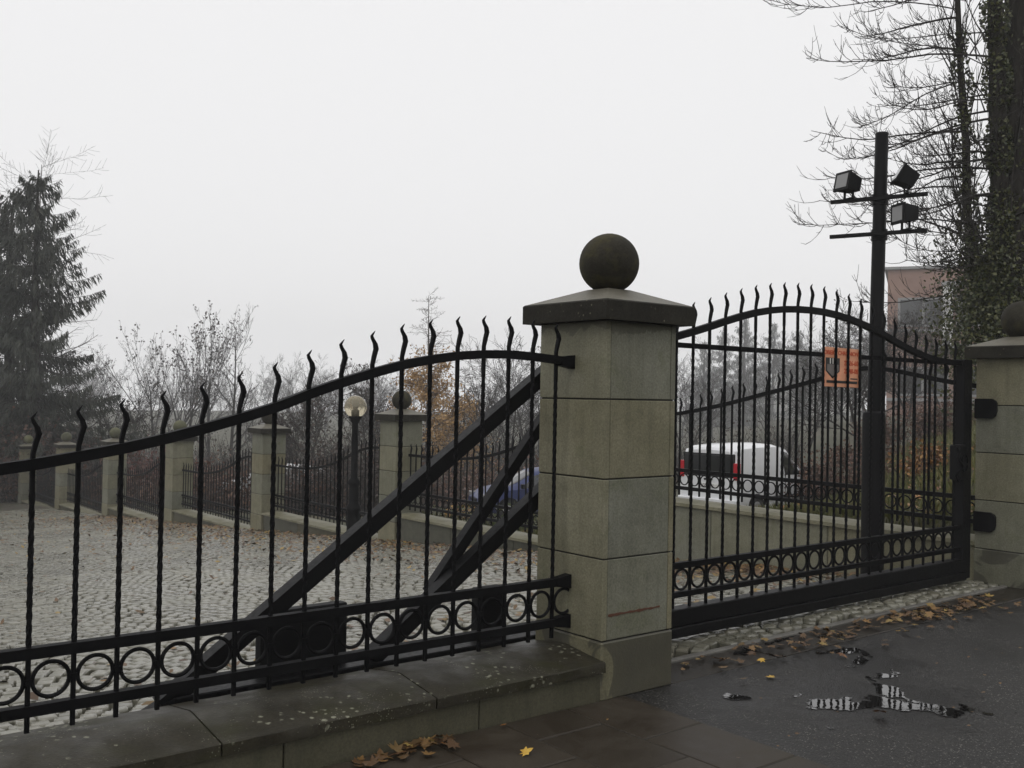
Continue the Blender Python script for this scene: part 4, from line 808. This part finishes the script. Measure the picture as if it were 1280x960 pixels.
tree_thing('spruce_tree', 'large dark spruce half cut off by the left edge', 'tree', place(sx, sy), *spruce(2, 13.9, 4.6, 1.05, spray=.62), leafmat_=M_NEEDLE, group='dark spruces on the left')
sx, sy = at_px(-45, 42), 42
tree_thing('spruce_tree', 'dark spruce whose branches reach in from beyond the left edge', 'tree', place(sx, sy), *spruce(22, 12.5, 3.8, 1.0, spray=.6), leafmat_=M_NEEDLE, group='dark spruces on the left')
# leafless larch behind the spruces, its twigs showing round them
LC = dict(wob=.07, up=[.05, .3, .3, .2], lev=2, n=[75, 14], t0=[.12, .12], ang=[1.35, .9], len=[.26, .28], rr=.3, rmin=.005)
tr, cr = bare_mesh(5, 20.5, .16, LC)
tree_thing('larch_tree', 'leafless larch with long curved twigs behind the dark spruces', 'tree', place(at_px(60, 46), 46), tr, cr, bark=M_BARKG)
LC2 = dict(tap=.9, wob=.04, up=[.05, .12, .3, .2], lev=2, n=[105, 11], t0=[.1, .12], ang=[1.4, .9], len=[.27, .3], rr=.3, rmin=.006)
r_ = np.random.default_rng(9); tr, cr = bare_mesh(9, 13.0, .13, LC2); low = [c for c in cr if c[0][:, 2].mean() < 6.9 * (1 - .25 * (hash(float(c[0][0, 0])) % 100) / 100)]
tree_thing('larch_tree', 'slender larch with golden needles on its lower half, right of the globe lamp', 'tree', place(at_px(537, 48), 48), tr, cr, leaves_on(r_, low, 7500, .14, .13), bark=M_BARKG, twig=M_TWIGR, leafmat_=M_LARCH)
tr, cr = bare_mesh(19, 8.6, .1, LC2); tree_thing('larch_tree', 'small golden larch beside the taller larch', 'tree', place(at_px(583, 52), 52), tr, cr, leaves_on(r_, [c for c in cr if c[0][:, 2].mean() < 4.6], 3600, .15, .14), bark=M_BARKG, twig=M_TWIGR, leafmat_=M_LARCH)
# upright bare trees
UP = dict(wob=.09, up=[.1, .8, .6, .3], lev=3, n=[8, 6, 4], t0=[.1, .25, .2], ang=[.55, .5, .55], len=[.75, .45, .45], rr=.6, rmin=.009)
for (x_, Zd, H, seed, lab, st) in ((228, 72, 12.6, 31, 'bare many-stemmed tree with a broad fan of branches, left of centre', 2), (196, 76, 12.0, 32, 'bare tree with few withered leaves, leftmost of the leafless group', 2), (262, 74, 12.2, 33, 'bare tree between the broad fan tree and the slender birch', 1), (292, 70, 13.6, 34, 'slender bare birch, rightmost of the leafless group', 1)):
    cfg = dict(UP); 
    if st == 1 and x_ > 280: cfg.update(len=[.34, .45, .5], n=[16, 7, 4], ang=[.85, .6, .6])
    tr, cr = bare_mesh(seed, H, .15, cfg, stems=st); r_ = np.random.default_rng(seed)
    tree_thing('bare_tree', lab, 'tree', place(at_px(x_, Zd), Zd), tr, cr, leaves_on(r_, cr, 450 if x_ < 280 else 40, .2, .12), leafmat_=M_DARKL, group='leafless trees beyond the fence')
BR = dict(wob=.13, up=[.1, .4, .3, .1], lev=3, n=[12, 8, 6], t0=[.2, .2, .15], ang=[.8, .7, .7], len=[.6, .5, .5], rr=.6, rmin=.008)
for (x_, Zd, H, seed, nl, lab) in ((400, 40, 5.6, 41, 1500, 'spreading bare tree with dark withered leaves, left of the globe lamp'), (455, 44, 6.6, 42, 1300, 'bare tree with withered leaves behind the globe lamp'), (145, 45, 7.6, 43, 900, 'thin bare tree in front of the spruce edge'), (625, 50, 8.2, 44, 500, 'bare tree behind the gate braces'), (345, 52, 5.4, 46, 900, 'low bare tree behind the pillar left of the lamp'), (660, 60, 10.2, 45, 100, 'pale bare tree just left of the nearest gate pillar'), (800, 60, 9.5, 49, 100, 'bare tree peeping past the cap of the nearest gate pillar'), (1085, 38, 7.4, 47, 200, 'bare tree behind the floodlight pole'), (1010, 60, 7.2, 48, 200, 'bare dark tree behind the white van'), (860, 70, 9.0, 50, 100, 'bare tree left of the white van, behind the gate bars'), (1135, 52, 6.5, 51, 500, 'russet-leaved bare tree in front of the terracotta block, left one'), (1180, 56, 7.0, 52, 500, 'russet-leaved bare tree in front of the terracotta block, right one')):
    tr, cr = bare_mesh(seed, H * .95, .09, BR, stems=2); r_ = np.random.default_rng(seed)
    tree_thing('bare_tree', lab, 'tree', place(at_px(x_, Zd), Zd), tr, cr, leaves_on(r_, cr, nl, .12, .1), leafmat_=M_DARKL, group='leafless trees beyond the fence')
# hazy conifers far behind the gate
for (x_, Zd, ytop, w_, lab) in ((905, 215, 408, 3.4, 'hazy far spruce, leftmost of those behind the gate'), (930, 205, 396, 3.8, 'tallest hazy far spruce behind the gate arch'), (967, 220, 402, 3.8, 'hazy far spruce in the middle of the gate arch'), (997, 190, 408, 3.0, 'hazy far spruce left of the orange sign'), (880, 235, 425, 3.6, 'faintest far spruce next to the nearest gate pillar')):
    x = at_px(x_, Zd); g_ = gz_(x, Zd); H = 1.6 + (500 - ytop) * Zd / F_PX - g_
    tree_thing('spruce_tree', lab, 'tree', at_m(x, Zd, g_), *spruce(int(x_), H, w_ * 1.9, .5, spray=1.5), leafmat_=M_NEEDLE, group='far spruces in the fog')
# far wood: one mass
def mass(name, label, seed, spots, protos, mats, leafn=0):
    r = np.random.default_rng(seed); VV, FF, b0 = [], [], 0
    for (x, y, H) in spots:
        v, f = protos[r.integers(0, len(protos))]; a_ = r.uniform(0, 6.28); s_ = H / 10.0; c_, d_ = math.cos(a_), math.sin(a_)
        V = np.stack([v[:, 0] * c_ - v[:, 1] * d_, v[:, 0] * d_ + v[:, 1] * c_, v[:, 2]], -1) * s_ + np.array((x, y, gz_(x, y))); VV.append(V); FF.append(f + b0); b0 += len(V)
    return tag(obj(name, np_mesh(name, np.concatenate(VV), np.concatenate(FF), mats)), label, kind='stuff')
WP = dict(wob=.12, up=[.1, .5, .4], lev=3, n=[10, 6, 5], t0=[.15, .2, .1], ang=[.75, .7, .7], len=[.55, .5, .55], rr=.6, rmin=.014)
protos = []
for k in range(4): tr, cr = bare_mesh(60 + k, 12.5, .16, WP); v1, f1 = tubes_np(tr + cr, 3); protos.append((v1, f1))
r_ = np.random.default_rng(77); spots = []
for k in range(62):
    px_ = r_.uniform(330, 1250); Zd = r_.uniform(80, 240); spots.append((at_px(px_, Zd), Zd, r_.uniform(6.5, 9.5) * (.85 if 340 < px_ < 640 else 1.1) * (1 + (Zd - 80) / 220)))
for k in range(10): px_ = r_.uniform(100, 330); Zd = r_.uniform(90, 220); spots.append((at_px(px_, Zd), Zd, r_.uniform(5, 7.0)))
for k in range(46): px_ = r_.uniform(60, 520); Zd = r_.uniform(170, 275); spots.append((at_px(px_, Zd), Zd, r_.uniform(7, 12.5)))
for k in range(16): px_ = r_.uniform(830, 1230); Zd = r_.uniform(120, 260); spots.append((at_px(px_, Zd), Zd, r_.uniform(9, 14)))
mass('far_wood', 'grey leafless wood fading into fog behind the fence', 78, spots, protos, M_TWIG)
# undergrowth: thickets of shrubs right behind the fence
def shrub(name, label, x, y, h, w, n, twigm, leafm, seed, lsize=.09, depth=None, grp='shrubs beyond the fence'):
    r = np.random.default_rng(seed); t_ = thing(name, label, 'shrub', place(x, y), grp); dp = depth or w * .6
    cr = []
    for k in range(int(60 * w)):
        p = np.array((r.uniform(-w, w), r.uniform(-dp, dp), -.2)); d = np.array((r.normal(0, .3), r.normal(0, .3), 1.0)); out = []
        hh = h * r.uniform(.5, 1.1) * (1 - .35 * (p[0] / w) ** 2); pts = [p]
        for i in range(4): d = d + r.normal(0, .16, 3); d /= np.linalg.norm(d); pts.append(pts[-1] + d * hh / 4)
        cr.append((np.array(pts), np.linspace(.012, .004, 5)))
        for q in range(5):
            i = r.integers(1, 4); p2 = pts[i]; d2 = d + r.normal(0, .6, 3); d2 /= np.linalg.norm(d2); cr.append((np.array([p2, p2 + d2 * hh * .13, p2 + (d2 + np.array((0, 0, .2))) * hh * .28]), np.array((.007, .005, .003))))
    v, f = tubes_np(cr, 3); obj('stems', np_mesh('stems', v, f, twigm), t_)
    v, f = leaves_on(r, cr, n, lsize, .07); obj('foliage', np_mesh('foliage', v, f, leafm), t_); return t_
shrub('shrub', 'rust brown shrub right behind the white van bonnet', at_px(1015, 27), 27, 1.35, 1.6, 3500, M_TWIGR, M_RUST, 1)
shrub('shrub', 'rust brown hedge shrub left of the floodlight pole', at_px(1060, 25), 25, 1.25, 1.5, 3200, M_TWIGR, M_RUST, 2)
shrub('shrub', 'brown shrub behind the floodlight pole', at_px(1105, 30), 30, 1.1, 1.5, 2600, M_TWIGR, M_RUST, 3)
shrub('shrub', 'russet shrub on the grass bank below the terracotta block', at_px(1150, 33), 33, 1.5, 1.6, 2600, M_TWIGR, M_RUST, 33)
shrub('shrub', 'russet shrub on the grass bank beside the right gate pillar', at_px(1200, 30), 30, 1.4, 1.3, 2200, M_TWIGR, M_RUST, 34)
shrub('shrub', 'low orange shrub on the bank next to the gate lock', at_px(1188, 19), 19, .7, .8, 1800, M_TWIGR, M_BANKL, 35, .08)
shrub('shrub', 'crimson shrub seen through the far fence at the left', at_px(165, 42), 42, 2.6, 2.6, 3500, M_TWIGR, M_REDL, 4, .13)
shrub('shrub', 'crimson shrub behind the second far fence panel', at_px(200, 39), 39, 2.0, 1.6, 2600, M_TWIGR, M_REDL, 5, .12)
shrub('shrub', 'rusty shrub behind the panel left of the lamp', at_px(280, 34), 34, 2.0, 1.7, 2600, M_TWIGR, M_RUST, 6, .11)
shrub('shrub', 'brown shrub between two pillars left of the globe lamp', at_px(375, 28), 28, 1.7, 1.3, 1800, M_TWIGR, M_RUST, 7, .09)
shrub('shrub', 'dark leafy shrub behind the globe lamp', at_px(450, 28), 28, 2.2, 1.9, 3400, M_TWIG, M_DARKL, 8, .1)
shrub('shrub', 'tall dark shrub behind the panel beside the globe lamp', at_px(420, 33), 33, 3.0, 1.9, 3800, M_TWIG, M_DARKL, 9, .12)
shrub('shrub', 'orange leafed shrub in front of the blue car', at_px(585, 24.5), 24.5, .75, .5, 900, M_TWIGR, M_LARCH, 10, .07)
shrub('shrub', 'low green shrub behind the fence under the blue car', at_px(560, 17.5), 17.5, .75, .75, 1800, M_TWIG, M_GREENL, 11, .07)
shrub('shrub', 'low green shrub at the foot of the fence beside the nearest pillar', at_px(640, 16.5), 16.5, .7, .7, 1700, M_TWIG, M_GREENL, 12, .07)
shrub('shrub', 'dark thicket behind the farthest pillars under the spruces', at_px(60, 40), 40, 3.4, 3.0, 5000, M_TWIG, M_DARKL, 13, .14)
shrub('shrub', 'tall brown thicket at the left edge below the spruces', at_px(10, 39.5), 39.5, 3.6, 2.2, 4000, M_TWIGR, M_RUST, 14, .14)
def brush(name, label, seed, n, xr, zr, h, mats):   # waist-high tangle, nobody could count it
    r = np.random.default_rng(seed); Zd = r.uniform(*zr, n); px_ = r.uniform(*xr, n); X = (px_ - 640) / F_PX * Zd; lines = []
    for x, y in zip(X, Zd):
        g_ = gz_(x, y); hh = r.uniform(.4, 1) * h; d = np.array((r.normal(0, .35), r.normal(0, .35), 1)); p = np.array((x, y, g_ - .1)); lines.append((np.array([p, p + d * hh * .5, p + (d + r.normal(0, .25, 3)) * hh]), np.array((.02, .014, .006))))
    v, f = tubes_np(lines, 3); v2, f2 = leaves_on(r, lines, n * 3, .16, .18); me = np_mesh(name, np.concatenate([v, v2]), np.concatenate([f, f2 + len(v)]), mats, np.concatenate([np.zeros(len(f)), np.ones(len(f2))]))
    return tag(obj(name, me), label, kind='stuff')
brush('thicket', 'dim brown thicket along the slope behind the fence', 5, 3600, (60, 1000), (48, 85), 2.6, [M_TWIG, M_DARKL])
brush('undergrowth', 'brown undergrowth behind the boundary fence', 6, 3500, (120, 830), (32, 46), 1.3, [M_TWIGR, M_RUST])
# ---- the ivy-clad tree on the right
tx_, ty_ = at_px(1272, 15.5), 15.5; tg = gz_(tx_, ty_)
big = thing('ivy_clad_tree', 'tall bare poplar with ivy-clad trunks and long arching twigs at the right edge', 'tree', at_m(tx_, ty_, tg))
r = np.random.default_rng(21); px2m = ty_ / F_PX
def lp_(px_, py_, dy=0.0): return np.array(((px_ - 1272) * px2m, dy, 1.6 - (py_ - 505) * px2m - tg))   # point on the tree's own plane
t1 = [lp_(1268, 640), lp_(1262, 420), lp_(1262, 250), lp_(1268, 100), lp_(1274, -60), lp_(1280, -260), lp_(1284, -460)]
t2 = [lp_(1258, 330, -.1), lp_(1242, 270, -.15), lp_(1237, 180, -.2), lp_(1234, 90, -.2), lp_(1228, 0, -.25), lp_(1215, -150, -.2), lp_(1205, -300, 0)]
t3 = [lp_(1250, 430, .2), lp_(1222, 330, .1), lp_(1206, 270, 0), lp_(1200, 180, -.1), lp_(1196, 90, 0), lp_(1190, -20, 0), lp_(1180, -160, 0)]
b = MB(); b.tube(t1, [.36, .31, .28, .26, .22, .15, .06], 12); obj('trunk', b.mesh('trunk', M_BARK, 4), big)
b = MB(); b.tube(t2, [.13, .14, .13, .12, .11, .07, .03], 9); obj('trunk', b.mesh('trunk', M_BARK, 4), big)
b = MB(); b.tube(t3, [.11, .09, .07, .06, .05, .04, .02], 7); obj('trunk', b.mesh('trunk', M_BARK, 4), big)
lines = []
def arch(p, L, a0, yaw, lift, rr0, nt, twl):
    d = np.array((-math.cos(yaw) * math.cos(a0), math.sin(yaw) * math.cos(a0), math.sin(a0))); pts = [p]; K = 9
    for k in range(K):
        d = d + np.array((0, 0, lift[0] if k < K * .55 else lift[1])) + r.normal(0, .05, 3); d /= np.linalg.norm(d); pts.append(pts[-1] + d * L / K)
    pts = np.array(pts); lines.append((pts, np.linspace(rr0, .0045, K + 1)))
    for q in range(nt):
        t_ = r.uniform(.18, 1) * K; i = min(int(t_), K - 1); p2 = pts[i] + (pts[i + 1] - pts[i]) * (t_ - i); d2 = (pts[i + 1] - pts[i]); d2 = d2 / np.linalg.norm(d2); d2 = d2 + r.normal(0, .75, 3) * np.array((.7, .9, 1)); d2 /= np.linalg.norm(d2); tl = twl * r.uniform(.4, 1.1); pp = [p2]
        for k in range(4): d2 = d2 + np.array((-.03, 0, .24)) + r.normal(0, .07, 3); d2 /= np.linalg.norm(d2); pp.append(pp[-1] + d2 * tl / 4)
        pp = np.array(pp); lines.append((pp, np.linspace(.0052, .0024, 5)))
        for u_ in range(r.integers(1, 4)):
            k = r.integers(1, 4); d3 = (pp[k + 1] - pp[k]) / (tl / 4) + r.normal(0, .6, 3); d3 /= np.linalg.norm(d3); l3 = tl * r.uniform(.2, .45); p3 = pp[k]; lines.append((np.array([p3, p3 + d3 * l3 * .5, p3 + (d3 + np.array((0, 0, .35))) * l3]), np.array((.0045, .0035, .0025))))
def on(tr_, z_):
    a = np.array(tr_); return np.array([np.interp(z_, a[:, 2], a[:, i]) for i in range(3)])
for k in range(36):
    z_ = lp_(0, ([60, 95, 130, 165, 195, 215, 235, 262, 285, 300, 320, 335, 20, -20, 150, 205, 110, 250, 280, 310, 350, 370] + [45, 75, 100, 120, 140, 160, 180, 200, 222, 245, 270, 10, -40, -10])[k])[2]
    p = on(t2 if k % 3 else t3, z_); arch(p, r.uniform(1.6, 2.95) if k % 4 else 1.6, r.uniform(-.1, .3), r.uniform(-.7, .7), (-.07, .07), r.uniform(.010, .021), r.integers(22, 36), .5)
for k in range(16):                                 # others reach to the back, the front and the right
    p = on(t1, lp_(0, r.uniform(-60, 300))[2]); arch(p, r.uniform(1.8, 3.2), r.uniform(0, .5), r.uniform(1.0, 5.2), (-.05, .1), .026, 14, .7)
for k in range(70):                                 # upright shoots round the stems
    p = on([t2, t3, t3][k % 3], lp_(0, r.uniform(40, 400))[2]) + r.normal(0, .12, 3); d = np.array((r.normal(-.35, .35), r.normal(0, .3), 1.0)); pts = [p]; L = r.uniform(.7, 1.9)
    for i in range(4): d = d + r.normal(0, .12, 3) + np.array((.04, 0, .1)); d /= np.linalg.norm(d); pts.append(pts[-1] + d * L / 4)
    pts = np.array(pts); lines.append((pts, np.linspace(.013, .004, 5)))
    for q in range(4): i = r.integers(1, 4); d2 = d + r.normal(0, .5, 3); lines.append((np.array([pts[i], pts[i] + d2 * .12, pts[i] + (d2 + np.array((0, 0, .3))) * .28]), np.array((.005, .004, .003))))
v, f = tubes_np(lines, 4); obj('crown', np_mesh('crown', v, f, M_TWIG), big)
Cs = []
for tr_, n_, sp, lo, hi in ((t1, 2200, .31, 440, 40), (t2, 3600, .16, 330, -20), (t3, 1500, .13, 400, 40)):
    zz = lp_(0, lo)[2] + (lp_(0, hi)[2] - lp_(0, lo)[2]) * r.uniform(0, 1, n_) ** 1.15; a = np.array(tr_); base = np.stack([np.interp(zz, a[:, 2], a[:, i]) for i in range(3)], -1)
    ph = r.uniform(0, 6.28, n_); clump = .6 + .6 * np.abs(np.sin(zz * 3.1 + tr_[0][0])); base[:, 0] += np.cos(ph) * sp * clump * r.uniform(.75, 1.25, n_); base[:, 1] += np.sin(ph) * sp * clump * r.uniform(.75, 1.25, n_); Cs.append(base)
n_ = 11000; blob = r.normal(0, 1, (n_, 3)) * np.array((.42, .4, .62)); ctr = np.array([lp_(1232, 390), lp_(1215, 430), lp_(1250, 350), lp_(1225, 330)])[r.integers(0, 4, n_)]; Cs.append(ctr + blob * .72)
C = np.concatenate(Cs); n_ = len(C); D = rdir(r, n_); D[:, 2] -= .8
v, f = quads_np(C, D, rdir(r, n_), r.uniform(.035, .075, n_), r.uniform(.03, .065, n_)); obj('ivy', np_mesh('ivy', v, f, M_IVY), big)
# ================================================================== GRASS, LEAVES
r = np.random.default_rng(31); n_ = 70000
s_ = 5.9 + 26 * r.uniform(0, 1, n_) ** 1.4; o_ = r.uniform(-.5, 13, n_); z_ = land(s_, o_); P = O + s_[:, None] * UX + o_[:, None] * VX; P[:, 2] = z_
h_ = r.uniform(.06, .22, n_) * (1 + (s_ - 6) * .04); D = r.normal(0, .35, (n_, 3)); D[:, 2] = 1
v, f = quads_np(P + D * (h_ * .45)[:, None], D, rdir(r, n_), h_ * 1.1, .012 + .05 * h_)
tag(obj('grass', np_mesh('grass', v, f, M_GRASS)), 'wet grass on the bank beyond the gate', kind='stuff')
LEAF2 = [(0, -.5), (.08, -.22), (.42, -.36), (.34, -.08), (.52, .12), (.24, .16), (.2, .34), (0, .55), (-.2, .34), (-.24, .16), (-.52, .12), (-.34, -.08), (-.42, -.36), (-.08, -.22)]
def leaf_litter(name, label, P, size, mat, seed, lift=.006, maple=True):
    r = np.random.default_rng(seed); n_ = len(P); pol = np.array(LEAF2 if maple else [(0, -.5), (.3, -.1), (.22, .25), (0, .5), (-.22, .25), (-.3, -.1)]); k = len(pol); a_ = r.uniform(0, 6.28, n_); sz = size * r.uniform(.55, 1.25, n_); curl = r.uniform(-.9, 1.2, n_); tl = r.normal(0, .22, (n_, 2))
    x = pol[None, :, 0] * sz[:, None] * r.uniform(.6, 1, n_)[:, None]; y = pol[None, :, 1] * sz[:, None]; z = curl[:, None] * (x ** 2 + .6 * y ** 2) / sz[:, None] + x * tl[:, :1] + y * tl[:, 1:]
    z = z - z.min(1, keepdims=True) + lift + r.uniform(0, .012, n_)[:, None]
    V = np.stack([x * np.cos(a_)[:, None] - y * np.sin(a_)[:, None], x * np.sin(a_)[:, None] + y * np.cos(a_)[:, None], z], -1) + P[:, None, :]
    C = np.concatenate([V.mean(1, keepdims=True), V], 1); i = np.arange(k); tri = np.stack([np.zeros(k, int), 1 + i, 1 + (i + 1) % k], -1)
    return np_mesh(name, C.reshape(-1, 3), (tri[None] + (np.arange(n_) * (k + 1))[:, None, None]).reshape(-1, 3), mat)
def so_pts(s, o, z): P = O + np.asarray(s)[:, None] * UX + np.asarray(o)[:, None] * VX; P[:, 2] = z; return P
nb_ = 3000; s9 = 6 + 18 * r.uniform(0, 1, nb_); o9 = r.uniform(0, 11, nb_)
tag(obj('bank_leaves', leaf_litter('bank_leaves', '', so_pts(s9, o9, land(s9, o9) + .08), .13, M_BANKL, 13, .01, False)), 'orange leaves scattered over the grass bank', kind='stuff')
# strewn over the courtyard, thick along the far fence
s1 = 5.3 - np.abs(r.normal(0, 1.1, 5200)); o1 = r.uniform(2.5, 26, 5200); s2 = r.uniform(-13, 5.2, 4600); o2 = 4 + 26 * r.uniform(0, 1, 4600) ** .7; s3 = 5.1 - np.abs(r.normal(0, .5, 900)); o3 = r.uniform(.7, 5, 900)
s4 = r.normal(-1.2, 1.1, 110); o4 = r.uniform(1.0, 3.2, 110); s5 = r.normal(2.5, 1.2, 240); o5 = r.uniform(.8, 3.5, 240)
S_ = np.concatenate([s1, s2, s3, s4, s5]); Q_ = np.concatenate([o1, o2, o3, o4, o5]); ok = (S_ < 5.3) & ~((S_ > 4.7) & (Q_ < 1.7))
tag(obj('fallen_leaves', leaf_litter('fallen_leaves', '', so_pts(S_[ok], Q_[ok], fall(Q_[ok]) + .012), .085, M_LEAF, 3, .004, False)), 'brown fallen leaves strewn over the cobbled courtyard', kind='stuff')
# mossy strip at the foot of the far fence is leaves on grass; heaps by the street
s1 = np.concatenate([r.normal(2.1, .35, 70), r.normal(3.5, .45, 190), r.normal(1.3, .3, 22), r.uniform(.7, 6, 40)]); o1 = np.concatenate([r.normal(.12, .09, 70), r.normal(.12, .10, 190), r.normal(.13, .1, 22), r.uniform(-.3, .33, 40)]); ok = (o1 < .29) & (s1 > .6)
tag(obj('gutter_leaves', leaf_litter('gutter_leaves', '', so_pts(s1[ok], o1[ok], .008), .062, M_LEAF, 4)), 'soaked brown leaves drifted along the gutter slabs', kind='stuff')
s1 = r.normal(-1.2, .17, 34); o1 = -.035 - np.abs(r.normal(0, .05, 34))
tag(obj('wall_foot_leaves', leaf_litter('wall_foot_leaves', '', so_pts(s1, o1, .017), .075, M_LEAF, 5)), 'heap of brown leaves at the foot of the low wall', kind='stuff')
s1 = r.uniform(-1.2, 4, 60); o1 = r.uniform(-2.2, -.05, 60)
tag(obj('leaf_scraps', leaf_litter('leaf_scraps', '', so_pts(s1, o1, .014), .02, M_LEAF, 6)), 'scraps of leaf scattered on the wet asphalt', kind='stuff')
for i, (s_, o_, sz, mt, z_, lab) in enumerate(((-.85, -.41, .055, M_LYEL, .015, 'bright yellow leaf on the pavement slab at the bottom edge'), (-.71, -.07, .06, M_LORG, .015, 'orange leaf by the foot of the low wall'), (1.10, -.25, .062, M_LYEL, .003, 'yellow leaf on the asphalt left of the long puddle'), (1.09, .13, .10, M_LORG, .009, 'large orange leaf on the gutter slab near the gate pillar'),
                                        (1.32, -.02, .06, M_LYEL, .003, 'small yellow leaf between the orange leaf and the broken puddle'), (.97, -1.02, .075, M_LORG, .004, 'brownish orange leaf below the long puddle'), (2.78, -.06, .06, M_LYEL, .003, 'yellow leaf on the asphalt beyond the broken puddle'), (-1.08, -.14, .085, M_LORG, .02, 'orange leaf beside the heap at the wall foot'), (-1.33, -.12, .09, M_LBRN, .02, 'brown leaf at the left of the heap at the wall foot'), (1.86, -.22, .07, M_LBRN, .004, 'brown leaf by the broken puddle'))):
    me = leaf_litter('fallen_leaf', '', np.array([(0.0, 0, 0)]), sz, mt, 50 + i, .002)
    o = obj('fallen_leaf', me); p = W(s_, o_, z_); o.location = p; tag(o, lab, 'leaf', 'single leaves on the pavement')
# ================================================================== HAZE
b = MB(); b.box((0, 60, 9.5), (760, 700, 33)); hz_ = obj('haze', b.mesh('haze', M_SOIL)); tag(hz_, 'thin pale autumn fog', kind='stuff')
hm = bpy.data.materials.new('fog'); hm.use_nodes = True; hn = hm.node_tree.nodes; hn.clear(); ho = hn.new('ShaderNodeOutputMaterial'); hv = hn.new('ShaderNodeVolumePrincipled')
hv.inputs['Color'].default_value = (.97, .98, 1, 1); hv.inputs['Density'].default_value = HAZE_DENSITY; hv.inputs['Anisotropy'].default_value = .0; hm.node_tree.links.new(hv.outputs[0], ho.inputs['Volume'])
hz_.data.materials.clear(); hz_.data.materials.append(hm)
